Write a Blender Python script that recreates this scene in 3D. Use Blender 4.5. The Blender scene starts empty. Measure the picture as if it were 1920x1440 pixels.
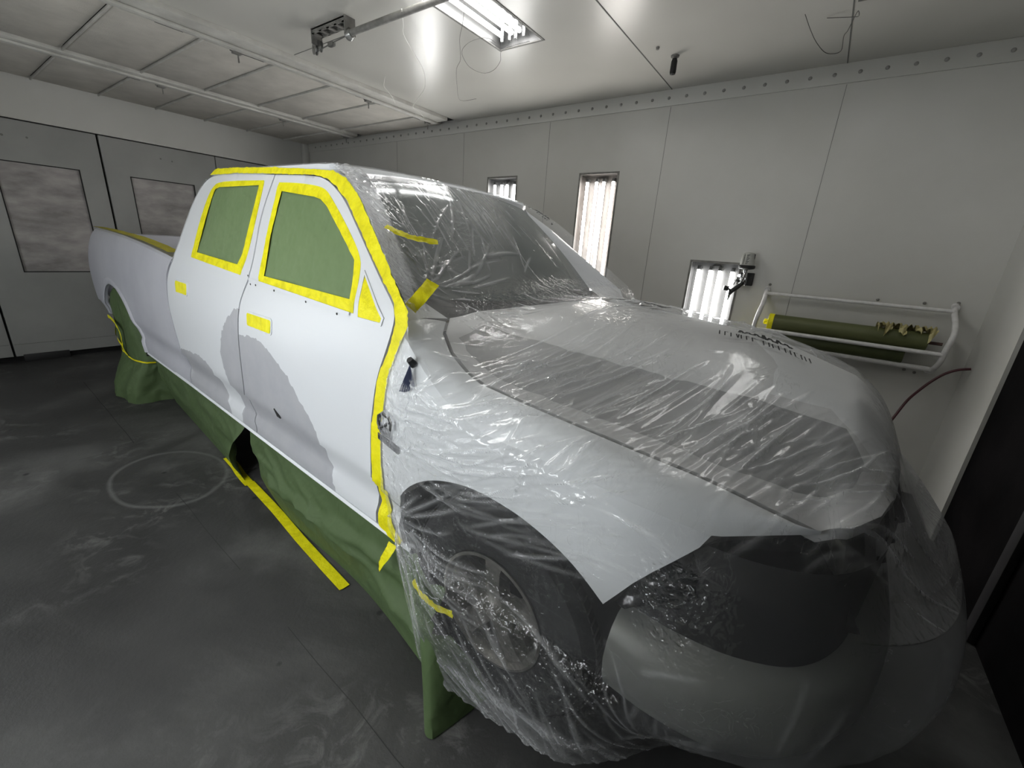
import bpy, bmesh, math, random
import numpy as np
from mathutils import Vector, Matrix, Euler
from mathutils.geometry import delaunay_2d_cdt
random.seed(7); rng = np.random.default_rng(11)
C = bpy.context.scene.collection
PI = math.pi
# ------------------------------------------------------------------ camera
A = np.array([[0.80738534,0.58657772,0.06368279],[0.2308437,-0.21471073,-0.949005],[-0.54299181,0.78091349,-0.30876206]])
CAM = Vector((0.73028423,-0.89082939,1.62548229)); FPX = 782.235
cam = bpy.data.cameras.new('camera'); cam_ob = bpy.data.objects.new('camera', cam); C.objects.link(cam_ob)
Mc = Matrix((A[0].tolist(), (-A[1]).tolist(), (-A[2]).tolist())).transposed().to_4x4()
cam_ob.matrix_world = Matrix.Translation(CAM) @ Mc
cam.sensor_width = 36; cam.lens = FPX/1920*36; cam.clip_start = 0.02
bpy.context.scene.camera = cam_ob
# truck frame (x forward, y inward from the right flank, z up)
YAW, PITCH = math.radians(-2.10642965), math.radians(1.55443571)
T = (Matrix.Rotation(YAW,4,'Z') @ Matrix.Rotation(PITCH,4,'Y'))
TI = T.inverted()
def floorz(x): return x*math.tan(PITCH)
# ------------------------------------------------------------------ materials
def mat(name, col=(.8,.8,.8), rough=.5, metal=0, spec=.5, **kw):
    m = bpy.data.materials.new(name); m.use_nodes = True
    b = m.node_tree.nodes['Principled BSDF']
    b.inputs['Base Color'].default_value = (*col,1); b.inputs['Roughness'].default_value = rough
    b.inputs['Metallic'].default_value = metal; b.inputs['Specular IOR Level'].default_value = spec
    for k,v in kw.items(): b.inputs[k.replace('_',' ')].default_value = v
    return m
def N(m,t,**kw):
    n = m.node_tree.nodes.new(t)
    for k,v in kw.items():
        if k in n.inputs: n.inputs[k].default_value = v
        else: setattr(n,k,v)
    return n
def L(m,a,b): m.node_tree.links.new(a,b)
def ramp(m, fac, stops):
    r = N(m,'ShaderNodeValToRGB'); L(m,fac,r.inputs[0]); e = r.color_ramp.elements
    while len(e) < len(stops): e.new(.5)
    for i,(p,c) in enumerate(stops):
        e[i].position = p; e[i].color = (*c,1) if len(c)==3 else c
    return r
def noise(m, scale, detail=4, rough=.55, vec=None, dist=0):
    n = N(m,'ShaderNodeTexNoise'); n.inputs['Scale'].default_value = scale; n.inputs['Detail'].default_value = detail
    n.inputs['Roughness'].default_value = rough; n.inputs['Distortion'].default_value = dist
    if vec is not None: L(m,vec,n.inputs['Vector'])
    return n
def bsdf(m): return m.node_tree.nodes['Principled BSDF']
def coords(m, kind='Object', scale=None):
    t = N(m,'ShaderNodeTexCoord')
    if scale is None: return t.outputs[kind]
    mp = N(m,'ShaderNodeMapping'); L(m,t.outputs[kind],mp.inputs['Vector']); mp.inputs['Scale'].default_value = scale
    return mp.outputs[0]
def bump(m, h, strength=.3, dist=.01, prev=None):
    b = N(m,'ShaderNodeBump'); b.inputs['Strength'].default_value = strength; b.inputs['Distance'].default_value = dist
    L(m,h,b.inputs['Height'])
    if prev is not None: L(m,prev,b.inputs['Normal'])
    return b.outputs[0]
def mottled(name, c1, c2, scale=2, rough=.5, bumps=0, bscale=60, spec=.5, stretch=None, detail=5, r2=None):
    m = mat(name, c1, rough, spec=spec); v = coords(m,'Object',stretch)
    n = noise(m, scale, detail, .6, v)
    r = ramp(m, n.outputs[0], [(.35,c1),(.65,c2)]); L(m, r.outputs[0], bsdf(m).inputs['Base Color'])
    if r2 is not None:
        rr = ramp(m, n.outputs[0], [(.35,(rough,)*3),(.65,(r2,)*3)]); L(m, rr.outputs[0], bsdf(m).inputs['Roughness'])
    if bumps:
        n2 = noise(m, bscale, 3, .6, v); L(m, bump(m,n2.outputs[0],bumps,.01), bsdf(m).inputs['Normal'])
    return m
M = {}
# wall paint: off-white booth enamel with faint overspray clouds
M['wall'] = mottled('wall_enamel', (.50,.495,.46), (.55,.545,.515), .9, .38, .04, 9, .4)
M['wall_rear'] = mottled('door_enamel', (.26,.26,.25), (.31,.31,.295), 1.3, .42, .05, 12, .4)
M['ceil'] = mottled('ceiling_enamel', (.47,.46,.425), (.54,.53,.49), .8, .29, .08, 3, .45, detail=2)
M['filter'] = mottled('filter_mat', (.47,.45,.41), (.58,.555,.505), 3, .95, .35, 160, .1)
M['beam'] = mottled('beam_enamel', (.58,.57,.53), (.44,.43,.40), 5, .4, .1, 30, .4)
M['dirt'] = mat('dark_sealant', (.02,.02,.02), .7)
M['seam'] = mat('panel_seam', (.16,.16,.15), .8)
M['black'] = mat('black_rubber', (.012,.012,.012), .6)
M['darkcloth'] = mottled('soot_black_sheet', (.003,.0028,.003), (.009,.008,.0085), 2.5, .85, .3, 6, .04)
M['grey_wood'] = mottled('dusty_clear_pane', (.22,.205,.20), (.40,.375,.36), 2.2, .5, .0, 10, .35, stretch=(1,1.2,3.2))
M['floor'] = mat('painted_concrete', (.06,.06,.06), .55)
def build_floor():
    m = M['floor']; v = coords(m,'Object'); b = bsdf(m)
    n1 = noise(m, .75, 7, .62, v, .6); r1 = ramp(m, n1.outputs[0], [(.30,(.020,.020,.020)),(.50,(.043,.043,.042)),(.70,(.110,.110,.106))])
    n2 = noise(m, 6.5, 8, .7, v, 1.2); r2 = ramp(m, n2.outputs[0], [(.50,(0,0,0)),(.72,(1,1,1))])
    mx = N(m,'ShaderNodeMixRGB'); mx.blend_type='MIX'; L(m,r1.outputs[0],mx.inputs[1]); mx.inputs[2].default_value=(.17,.17,.165,1)
    n3 = noise(m, 1.1, 3, .5, v); r3 = ramp(m, n3.outputs[0], [(.48,(0,0,0)),(.60,(.9,.9,.9))])
    mm = N(m,'ShaderNodeMath'); mm.operation='MULTIPLY'; L(m,r2.outputs[0],mm.inputs[0]); L(m,r3.outputs[0],mm.inputs[1]); L(m,mm.outputs[0],mx.inputs[0])
    # ring left by a drum: ellipse line
    sx = N(m,'ShaderNodeMapping'); L(m,v,sx.inputs['Vector']); sx.inputs['Location'].default_value=(2.55/.42,.17/.30,0); sx.inputs['Scale'].default_value=(1/.42,1/.30,0)
    ln = N(m,'ShaderNodeVectorMath'); ln.operation='LENGTH'; L(m,sx.outputs[0],ln.inputs[0])
    nz = noise(m, 2.2, 3, .5, v)
    ad = N(m,'ShaderNodeMath'); ad.operation='MULTIPLY_ADD'; L(m,nz.outputs[0],ad.inputs[0]); ad.inputs[1].default_value=.16; L(m,ln.outputs['Value'],ad.inputs[2])
    rr = ramp(m, ad.outputs[0], [(.0,(0,0,0)),(.0,(0,0,0))])
    sb = N(m,'ShaderNodeMath'); sb.operation='SUBTRACT'; L(m,ad.outputs[0],sb.inputs[0]); sb.inputs[1].default_value=1.08
    ab = N(m,'ShaderNodeMath'); ab.operation='ABSOLUTE'; L(m,sb.outputs[0],ab.inputs[0])
    ring = ramp(m, ab.outputs[0], [(.0,(.42,.42,.42)),(.03,(.22,.22,.22)),(.06,(0,0,0))])
    m2 = N(m,'ShaderNodeMixRGB'); L(m,ring.outputs[0],m2.inputs[0]); L(m,mx.outputs[0],m2.inputs[1]); m2.inputs[2].default_value=(.20,.20,.195,1)
    # pits and drips
    vo = N(m,'ShaderNodeTexVoronoi'); vo.inputs['Scale'].default_value = 3.2; L(m,v,vo.inputs['Vector'])
    rv = ramp(m, vo.outputs['Distance'], [(.035,(1,1,1)),(.06,(0,0,0))])
    m3 = N(m,'ShaderNodeMixRGB'); L(m,rv.outputs[0],m3.inputs[0]); L(m,m2.outputs[0],m3.inputs[1]); m3.inputs[2].default_value=(.014,.014,.014,1)
    L(m,m3.outputs[0],b.inputs['Base Color'])
    rg = ramp(m, n1.outputs[0], [(.3,(.45,)*3),(.7,(.68,)*3)]); L(m,rg.outputs[0],b.inputs['Roughness'])
    nb = noise(m, 35, 6, .7, v); L(m,bump(m,nb.outputs[0],.25,.01),b.inputs['Normal'])
build_floor()
# truck paints
M['white'] = mat('white_basecoat', (.69,.71,.74), .30, spec=.45)
M['primer'] = mottled('grey_primer_patch', (.375,.38,.41), (.41,.415,.44), 9, .45, 0)
M['bedgrey'] = mottled('lavender_sealer', (.46,.465,.52), (.53,.535,.585), 1.7, .34, 0, spec=.5)
M['hood'] = mottled('blended_white_hood', (.56,.56,.555), (.68,.68,.675), 1.1, .38, 0, spec=.45, stretch=(.7,1.6,1), detail=2)
M['hoodgrey'] = mottled('hood_grey_band', (.30,.30,.30), (.36,.36,.355), 2.5, .36, 0)  # darker grey for the hood strip between shut line and ridge
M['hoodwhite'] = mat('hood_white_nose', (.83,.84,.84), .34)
M['fender'] = mat('white_fender', (.74,.755,.765), .30, spec=.45)
M['gap'] = mat('shut_gap_black', (.008,.008,.008), .8)
M['tyre'] = mottled('tyre_rubber', (.012,.012,.012), (.022,.022,.022), 30, .8, .2, 90)
M['rim'] = mottled('dull_alloy', (.15,.145,.13), (.24,.23,.21), 12, .38, .1, 40); bsdf(M['rim']).inputs['Metallic'].default_value=.5
M['silver'] = mat('silver_bumper', (.24,.245,.23), .40, .3)
M['plastic_black'] = mat('black_trim', (.014,.014,.015), .38)
M['glass'] = mat('windscreen_glass', (.085,.105,.098), .08, spec=.8)
M['chrome'] = mat('chrome_badge', (.62,.63,.65), .18, 1)
M['steel'] = mat('bare_steel', (.30,.30,.29), .35, .9)
M['galv'] = mottled('dusty_steel', (.13,.125,.115), (.21,.205,.19), 18, .55, .1, 60)
M['whitepipe'] = mottled('chipped_white_paint', (.58,.57,.56), (.68,.67,.66), 25, .45, .1, 60)
M['blue'] = mat('slate_blue_film', (.085,.10,.17), .42)
M['hose'] = mat('oxblood_rubber', (.055,.008,.014), .4)
M['cup'] = mottled('milky_cup', (.44,.44,.41), (.36,.36,.33), 20, .4, 0)
M['cream'] = mottled('crumpled_masking_tape', (.50,.45,.22), (.34,.30,.13), 14, .6, .5, 40)
# masking paper: green kraft with creases
def paper(name, c1, c2, strength=.5, sc=7):
    m = mat(name, c1, .62, spec=.3); v = coords(m,'Object'); b = bsdf(m)
    n = noise(m, 2.5, 4, .6, v); r = ramp(m,n.outputs[0],[(.3,c1),(.7,c2)]); L(m,r.outputs[0],b.inputs['Base Color'])
    vo = N(m,'ShaderNodeTexVoronoi'); vo.feature='DISTANCE_TO_EDGE'; vo.inputs['Scale'].default_value=sc
    wn = noise(m, 3, 3, .5, v); va = N(m,'ShaderNodeVectorMath'); va.operation='MULTIPLY_ADD'; L(m,wn.outputs['Color'],va.inputs[0]); va.inputs[1].default_value=(.35,.35,.35); L(m,v,va.inputs[2]); L(m,va.outputs[0],vo.inputs['Vector'])
    rc = ramp(m, vo.outputs['Distance'], [(.0,(1,1,1)),(.12,(.0,.0,.0))])
    n3 = noise(m, 5, 3, .5, v)
    p = bump(m, n3.outputs[0], strength, .05); p = bump(m, rc.outputs[0], strength*.35, .006, p)
    L(m,p,b.inputs['Normal']); return m
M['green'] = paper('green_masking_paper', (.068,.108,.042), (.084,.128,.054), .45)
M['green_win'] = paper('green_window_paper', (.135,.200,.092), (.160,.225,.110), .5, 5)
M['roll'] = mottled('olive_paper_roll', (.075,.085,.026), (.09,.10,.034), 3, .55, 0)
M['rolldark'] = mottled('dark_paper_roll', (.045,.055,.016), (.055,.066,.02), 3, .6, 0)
def tapemat():
    m = mat('yellow_masking_tape', (.78,.70,.0), .5, spec=.3); v = coords(m,'Object'); b = bsdf(m)
    n = noise(m, 16, 5, .65, v, .6); r = ramp(m,n.outputs[0],[(.35,(.66,.60,.004)),(.5,(.80,.73,.005)),(.7,(.90,.83,.02))]); L(m,r.outputs[0],b.inputs['Base Color'])
    n2 = noise(m, 45, 4, .6, v); L(m,bump(m,n2.outputs[0],.5,.008),b.inputs['Normal']); return m
M['tape'] = tapemat()
M['tape_dull'] = mottled('overspray_dulled_tape', (.33,.29,.03), (.52,.46,.02), 20, .6, .3, 50)
# clear plastic film
def schlick(m, f0, f1, normal=None):
    lw = N(m,'ShaderNodeLayerWeight'); lw.inputs['Blend'].default_value=.5
    if normal is not None: L(m,normal,lw.inputs['Normal'])
    pw = N(m,'ShaderNodeMath'); pw.operation='POWER'; L(m,lw.outputs['Facing'],pw.inputs[0]); pw.inputs[1].default_value=4.5
    ma = N(m,'ShaderNodeMath'); ma.operation='MULTIPLY_ADD'; L(m,pw.outputs[0],ma.inputs[0]); ma.inputs[1].default_value=f1-f0; ma.inputs[2].default_value=f0
    return ma.outputs[0]
def film(name, base=.16, milk=(.86,.87,.89), blur=.5, wr=1.0, tint=(.97,.975,.98)):
    m = bpy.data.materials.new(name); m.use_nodes = True; nt = m.node_tree; nt.nodes.clear()
    out = N(m,'ShaderNodeOutputMaterial'); v = coords(m,'Object')
    at = N(m,'ShaderNodeAttribute'); at.attribute_name='fold'
    hz = N(m,'ShaderNodeAttribute'); hz.attribute_name='haze'
    # fine crinkle relief
    mp = N(m,'ShaderNodeMapping'); L(m,v,mp.inputs['Vector']); mp.inputs['Scale'].default_value=(9,3.0,7); mp.inputs['Rotation'].default_value=(0,0,.7)
    n1 = noise(m, 1.6, 4, .55, mp.outputs[0], 1.6)
    rd = N(m,'ShaderNodeMath'); rd.operation='SUBTRACT'; L(m,n1.outputs[0],rd.inputs[0]); rd.inputs[1].default_value=.5
    ra = N(m,'ShaderNodeMath'); ra.operation='ABSOLUTE'; L(m,rd.outputs[0],ra.inputs[0])
    rr = ramp(m, ra.outputs[0], [(.0,(1,1,1)),(.018,(0,0,0))])
    msk = noise(m, 3.2, 3, .5, v); mr = ramp(m, msk.outputs[0], [(.50,(0,0,0)),(.66,(1,1,1))])
    mu = N(m,'ShaderNodeMath'); mu.operation='MULTIPLY'; L(m,rr.outputs[0],mu.inputs[0]); L(m,mr.outputs[0],mu.inputs[1])
    n2 = noise(m, 26, 4, .6, v, .8)
    p = bump(m, n2.outputs[0], .16*wr, .006); p = bump(m, mu.outputs[0], .8*wr, .005, p)
    ca = N(m,'ShaderNodeAttribute'); ca.attribute_name='crumple'
    vo = N(m,'ShaderNodeTexVoronoi'); vo.inputs['Scale'].default_value=38; vo.feature='SMOOTH_F1'; vo.inputs['Smoothness'].default_value=.25
    wn = noise(m, 14, 3, .6, v); wa = N(m,'ShaderNodeVectorMath'); wa.operation='MULTIPLY_ADD'; L(m,wn.outputs['Color'],wa.inputs[0]); wa.inputs[1].default_value=(.09,.09,.09); L(m,v,wa.inputs[2]); L(m,wa.outputs[0],vo.inputs['Vector'])
    cm = N(m,'ShaderNodeMath'); cm.operation='MULTIPLY'; L(m,vo.outputs['Distance'],cm.inputs[0]); L(m,ca.outputs['Fac'],cm.inputs[1])
    p = bump(m, cm.outputs[0], 1.0, .030, p)
    fa = N(m,'ShaderNodeMath'); fa.operation='MULTIPLY_ADD'; L(m,at.outputs['Fac'],fa.inputs[0]); fa.inputs[1].default_value=.30; fa.inputs[2].default_value=base
    f1 = N(m,'ShaderNodeMath'); f1.operation='MULTIPLY_ADD'; L(m,mu.outputs[0],f1.inputs[0]); f1.inputs[1].default_value=.10; L(m,fa.outputs[0],f1.inputs[2])
    f2 = N(m,'ShaderNodeMath'); f2.operation='ADD'; L(m,hz.outputs['Fac'],f2.inputs[0]); L(m,f1.outputs[0],f2.inputs[1])
    lw = N(m,'ShaderNodeLayerWeight'); lw.inputs['Blend'].default_value=.22
    f3 = N(m,'ShaderNodeMath'); f3.operation='MULTIPLY_ADD'; L(m,lw.outputs['Facing'],f3.inputs[0]); f3.inputs[1].default_value=.12; L(m,f2.outputs[0],f3.inputs[2]); f3.use_clamp=True
    tr = N(m,'ShaderNodeBsdfTransparent'); tr.inputs[0].default_value=(*tint,1)
    rf = N(m,'ShaderNodeBsdfRefraction'); rf.inputs['IOR'].default_value=1.0005; rf.inputs['Roughness'].default_value=.26; rf.inputs['Color'].default_value=(*tint,1)
    m0 = N(m,'ShaderNodeMixShader'); ba = N(m,'ShaderNodeAttribute'); ba.attribute_name='blur'; L(m,ba.outputs['Fac'],m0.inputs[0]); L(m,tr.outputs[0],m0.inputs[1]); L(m,rf.outputs[0],m0.inputs[2])
    df = N(m,'ShaderNodeBsdfDiffuse'); df.inputs[0].default_value=(*milk,1)
    tl = N(m,'ShaderNodeBsdfTranslucent'); tl.inputs[0].default_value=(*milk,1)
    m1 = N(m,'ShaderNodeMixShader'); m1.inputs[0].default_value=.30; L(m,df.outputs[0],m1.inputs[1]); L(m,tl.outputs[0],m1.inputs[2])
    m2 = N(m,'ShaderNodeMixShader'); L(m,f3.outputs[0],m2.inputs[0]); L(m,m0.outputs[0],m2.inputs[1]); L(m,m1.outputs[0],m2.inputs[2])
    fo = schlick(m, .058, .55, p)
    gl = N(m,'ShaderNodeBsdfGlossy'); gl.inputs['Roughness'].default_value=.085; L(m,p,gl.inputs['Normal'])
    m3 = N(m,'ShaderNodeMixShader'); L(m,fo,m3.inputs[0]); L(m,m2.outputs[0],m3.inputs[1]); L(m,gl.outputs[0],m3.inputs[2])
    L(m,m3.outputs[0],out.inputs[0]); return m
M['film'] = film('clear_plastic_film', .018)
M['film_white'] = film('bunched_plastic_film', .48, wr=1.6)
def panemat():
    m = bpy.data.materials.new('clear_pane'); m.use_nodes=True; m.node_tree.nodes.clear()
    out = N(m,'ShaderNodeOutputMaterial'); tr = N(m,'ShaderNodeBsdfTransparent'); tr.inputs[0].default_value=(.95,.96,.96,1)
    gl = N(m,'ShaderNodeBsdfGlossy'); gl.inputs['Roughness'].default_value=.03; fo = schlick(m,.04,.6)
    mx = N(m,'ShaderNodeMixShader'); L(m,fo,mx.inputs[0]); L(m,tr.outputs[0],mx.inputs[1]); L(m,gl.outputs[0],mx.inputs[2]); L(m,mx.outputs[0],out.inputs[0]); return m
M['pane'] = panemat()
def tubemat(name, s, col=(1,.985,.96)):
    m = mat(name,(.9,.9,.9),.4); b=bsdf(m); b.inputs['Emission Color'].default_value=(*col,1); b.inputs['Emission Strength'].default_value=s; return m
TUBE = 34
M['tube'] = tubemat('lit_tube', TUBE*.92)
M['tube_left'] = tubemat('lit_tube_cool', TUBE*.49, (.95,.98,1))
M['tube_front'] = tubemat('lit_tube_new', TUBE*1.15, (.95,.98,1))
M['tube_low'] = tubemat('lit_tube_faint', TUBE*.38)
M['tube_dim'] = tubemat('lit_tube_warm', TUBE, (1,.95,.90))
M['box'] = mottled('fixture_enamel', (.05,.05,.05), (.04,.04,.04), 5, .35, 0)
M['boxdirty'] = mottled('overspray_fixture_enamel', (.035,.031,.028), (.055,.050,.047), 9, .5, 0, stretch=(4,1,.6))
# ------------------------------------------------------------------ object helpers
def link(name, me, parent=None, m=None, matrix=None):
    o = bpy.data.objects.new(name, me); C.objects.link(o)
    if m is not None:
        for k in (m if isinstance(m,(list,tuple)) else [m]): me.materials.append(M[k] if isinstance(k,str) else k)
    if parent is not None: o.parent = parent
    if matrix is not None: o.matrix_world = matrix
    return o
def shade(me, ang=40):
    me.polygons.foreach_set('use_smooth',[True]*len(me.polygons))
    try: me.set_sharp_from_angle(angle=math.radians(ang))
    except Exception: pass
def frombm(name, bm, m, parent=None, matrix=None, ang=40, smooth=True):
    me = bpy.data.meshes.new(name); bm.normal_update(); bm.to_mesh(me); bm.free()
    if smooth: shade(me, ang)
    return link(name, me, parent, m, matrix)
def frompy(name, verts, faces, m, parent=None, matrix=None, ang=40, smooth=True):
    me = bpy.data.meshes.new(name); me.from_pydata([tuple(v) for v in verts],[],faces); me.update()
    if smooth: shade(me, ang)
    return link(name, me, parent, m, matrix)
def tag(o, label=None, cat=None, group=None, kind=None):
    if label: o['label']=label
    if cat: o['category']=cat
    if group: o['group']=group
    if kind: o['kind']=kind
    return o
def empty(name, label=None, cat=None, group=None, matrix=None, loc=None):
    o = bpy.data.objects.new(name,None); C.objects.link(o); o.empty_display_size=.1
    if matrix is not None: o.matrix_world = matrix
    if loc is not None: o.location = loc
    return tag(o,label,cat,group)
def box(bm, lo, hi, bev=0):
    r = bmesh.ops.create_cube(bm, size=1); vs = r['verts']
    lo=Vector(lo); hi=Vector(hi)
    for v in vs: v.co = Vector([(lo[i]+hi[i])/2 + v.co[i]*(hi[i]-lo[i]) for i in range(3)])
    if bev:
        es = list({e for v in vs for e in v.link_edges}); bmesh.ops.bevel(bm, geom=es, offset=bev, segments=2, affect='EDGES', profile=.5)
def cyl(bm, p0, p1, r0, r1=None, seg=20, cap=True):
    p0=Vector(p0); p1=Vector(p1); r1 = r0 if r1 is None else r1; d=(p1-p0); q=d.to_track_quat('Z','Y').to_matrix()
    a=[];b=[]
    for i in range(seg):
        c=Vector((math.cos(2*PI*i/seg),math.sin(2*PI*i/seg),0))
        a.append(bm.verts.new(p0+q@(c*r0))); b.append(bm.verts.new(p1+q@(c*r1)))
    for i in range(seg): bm.faces.new((a[i],a[(i+1)%seg],b[(i+1)%seg],b[i]))
    if cap: bm.faces.new(a[::-1]); bm.faces.new(b)
def tube(bm, pts, r, seg=10, cap=True):
    pts=[Vector(p) for p in pts]; rings=[]; n=len(pts); up=None
    for i,p in enumerate(pts):
        d=(pts[min(i+1,n-1)]-pts[max(i-1,0)]).normalized()
        if up is None: up=d.orthogonal().normalized()
        up=(up-d*up.dot(d)).normalized(); s=d.cross(up); rr = r[i] if isinstance(r,(list,tuple)) else r
        rings.append([bm.verts.new(p+(up*math.cos(2*PI*k/seg)+s*math.sin(2*PI*k/seg))*rr) for k in range(seg)])
    for a,b in zip(rings,rings[1:]):
        for k in range(seg): bm.faces.new((a[k],a[(k+1)%seg],b[(k+1)%seg],b[k]))
    if cap: bm.faces.new(rings[0][::-1]); bm.faces.new(rings[-1])
def catmull(pts, n=8, closed=False):
    P=[Vector(p) for p in pts]; out=[]; k=len(P)
    for i in range(k if closed else k-1):
        g=lambda j: P[j%k] if closed else P[max(0,min(k-1,j))]
        p0,p1,p2,p3=g(i-1),g(i),g(i+1),g(i+2)
        for s in range(n):
            t=s/n; out.append(.5*((2*p1)+(-p0+p2)*t+(2*p0-5*p1+4*p2-p3)*t*t+(-p0+3*p1-3*p2+p3)*t**3))
    if not closed: out.append(P[-1])
    return out
def lathe(bm, prof, origin, axis, seg=48):
    q=Vector(axis).to_track_quat('Z','Y').to_matrix(); origin=Vector(origin); rings=[]
    for r,h in prof: rings.append([bm.verts.new(origin+q@Vector((r*math.cos(2*PI*k/seg),r*math.sin(2*PI*k/seg),h))) for k in range(seg)])
    for a,b in zip(rings,rings[1:]):
        for k in range(seg): bm.faces.new((a[k],a[(k+1)%seg],b[(k+1)%seg],b[k]))
def smoothstep(a,b,x):
    t=np.clip((x-a)/(b-a),0,1); return t*t*(3-2*t)
def interp(x, pts):
    xs=[p[0] for p in pts]; ys=[p[1] for p in pts]; return float(np.interp(x,xs,ys))
# ---- 2D polygon panels
def dens(poly, step, closed=True):
    out=[]; n=len(poly)
    for i in range(n if closed else n-1):
        a=np.array(poly[i]); b=np.array(poly[(i+1)%n]); k=max(1,int(np.ceil(np.linalg.norm(b-a)/step)))
        for j in range(k): out.append(tuple(a+(b-a)*j/k))
    if not closed: out.append(tuple(poly[-1]))
    return out
def chaikin(line, it=2):
    for _ in range(it):
        o=[line[0]]
        for a,b in zip(line,line[1:]):
            o.append((a[0]*.75+b[0]*.25,a[1]*.75+b[1]*.25)); o.append((a[0]*.25+b[0]*.75,a[1]*.25+b[1]*.75))
        o.append(line[-1]); line=o
    return line
def inside(poly, X, Y):
    P=np.array(poly); r=np.zeros(X.shape,bool); n=len(P); j=n-1
    for i in range(n):
        xi,yi=P[i]; xj,yj=P[j]
        if yi!=yj:
            c=((yi>Y)!=(yj>Y)) & (X<(xj-xi)*(Y-yi)/(yj-yi)+xi); r^=c
        j=i
    return r
def offset_poly(poly, d):
    P=np.array(poly); n=len(P); a=0
    for i in range(n): a+=P[i][0]*P[(i+1)%n][1]-P[(i+1)%n][0]*P[i][1]
    s=1 if a>0 else -1; out=[]
    for i in range(n):
        e1=P[i]-P[i-1]; e2=P[(i+1)%n]-P[i]; e1/=np.linalg.norm(e1)+1e-9; e2/=np.linalg.norm(e2)+1e-9
        n1=np.array([-e1[1],e1[0]])*s; n2=np.array([-e2[1],e2[0]])*s; m=n1+n2; l=np.dot(m,m)
        m = m*2/max(l,.8) if l>1e-6 else n1
        out.append(tuple(P[i]+m*d*.999))
    return out
def panel(name, outline, surf, m, holes=(), regions=(), grid=.035, depth=Vector((0,.02,0)), parent=None, matrix=None, flip=False, ang=45, step=None, rounded=.004, jitter=0):
    step = step or grid
    vs=[]; es=[]
    for poly in [outline,*holes,*regions]:
        d=dens(poly,step); k=len(vs); vs+=d; es+=[(k+i,k+(i+1)%len(d)) for i in range(len(d))]
    O=np.array(outline); x0,y0=O.min(0); x1,y1=O.max(0)
    gx,gy=np.meshgrid(np.arange(x0+grid/2,x1,grid),np.arange(y0+grid/2,y1,grid)); gx=gx.ravel(); gy=gy.ravel()
    ins=inside(outline,gx,gy)
    for h in holes: ins&=~inside(h,gx,gy)
    gx=gx[ins]; gy=gy[ins]; B=np.array(vs)
    keep=[]
    for a,b in zip(gx,gy):
        if ((B[:,0]-a)**2+(B[:,1]-b)**2).min()>(grid*.4)**2: keep.append((a,b))
    vs=[Vector(v) for v in vs+keep]
    r=delaunay_2d_cdt(vs,es,[],0,1e-5)
    V=r[0]; F=r[2]; P=np.array([(v.x,v.y) for v in V])
    cen=np.array([P[list(f)].mean(0) for f in F]); ok=inside(outline,cen[:,0],cen[:,1])
    for h in holes: ok&=~inside(h,cen[:,0],cen[:,1])
    mi=np.zeros(len(F),int)
    for k,rg in enumerate(regions): mi[inside(rg,cen[:,0],cen[:,1])]=k+1
    bm=bmesh.new(); bv=[bm.verts.new(surf(v.x,v.y)) for v in V]
    for f,o,mm in zip(F,ok,mi):
        if o:
            f=list(f); f = f if flip else f[::-1]
            try: ff=bm.faces.new([bv[i] for i in f]); ff.material_index=int(mm)
            except ValueError: pass
    for v in [v for v in bm.verts if not v.link_faces]: bm.verts.remove(v)
    if depth is not None:
        be=[e for e in bm.edges if len(e.link_faces)==1]
        r1=bmesh.ops.extrude_edge_only(bm, edges=be)
        for v in [g for g in r1['geom'] if isinstance(g,bmesh.types.BMVert)]: v.co+=Vector(depth)
    return frombm(name,bm,m,parent,matrix,ang)
# ------------------------------------------------------------------ the booth
XR, YW, ZC, XF, YL = -6.6, 3.3, 3.02, 1.68, -1.75
def gridplane(name, fn, nu, nv, m, **kw):
    vs=[fn(i/nu,j/nv) for j in range(nv+1) for i in range(nu+1)]
    fs=[(j*(nu+1)+i,j*(nu+1)+i+1,(j+1)*(nu+1)+i+1,(j+1)*(nu+1)+i) for j in range(nv) for i in range(nu)]
    return frompy(name,vs,fs,m,**kw)
def struct(o): o['kind']='structure'; return o
def wallbox(name, lo, hi, m):
    bm=bmesh.new(); box(bm,lo,hi); return struct(frombm(name,bm,m,smooth=False))
fl=bmesh.new(); box(fl,(XR-.3,YL-.2,-.12),(XF+.3,YW+.2,0)); floor=struct(frombm('floor',fl,'floor',smooth=False))
# floor joints (thin dark strips set in the slab), part of the floor
def floor_strip(pts, w, m='dirt', z=.0012, name='floor_joint'):
    vs=[];fs=[]
    for i,p in enumerate(pts):
        a=Vector(pts[max(i-1,0)]); b=Vector(pts[min(i+1,len(pts)-1)]); d=(b-a).normalized(); n=Vector((-d.y,d.x))*w/2
        vs+=[(p[0]+n.x,p[1]+n.y,z),(p[0]-n.x,p[1]-n.y,z)]
    fs=[(2*i+1,2*i+3,2*i+2,2*i) for i in range(len(pts)-1)]
    return frompy(name,vs,fs,m,parent=floor,smooth=False)
M['joint']=mat('joint_filler',(.024,.024,.024),.8)
M['joint2']=mat('faint_joint',(.034,.034,.034),.8)
jl=[(-5.3+.25*i,-.10-.035*i*.25*1.1+random.uniform(-.004,.004)) for i in range(27)]
floor_strip(jl[:9],.004,'joint')
floor_strip(jl[12:17],.003,'joint2')
floor_strip(jl[18:24],.003,'joint2')
floor_strip([(-3.24,-.5),(-3.25,-.2),(-3.27,.1)],.003,'joint2')
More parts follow.
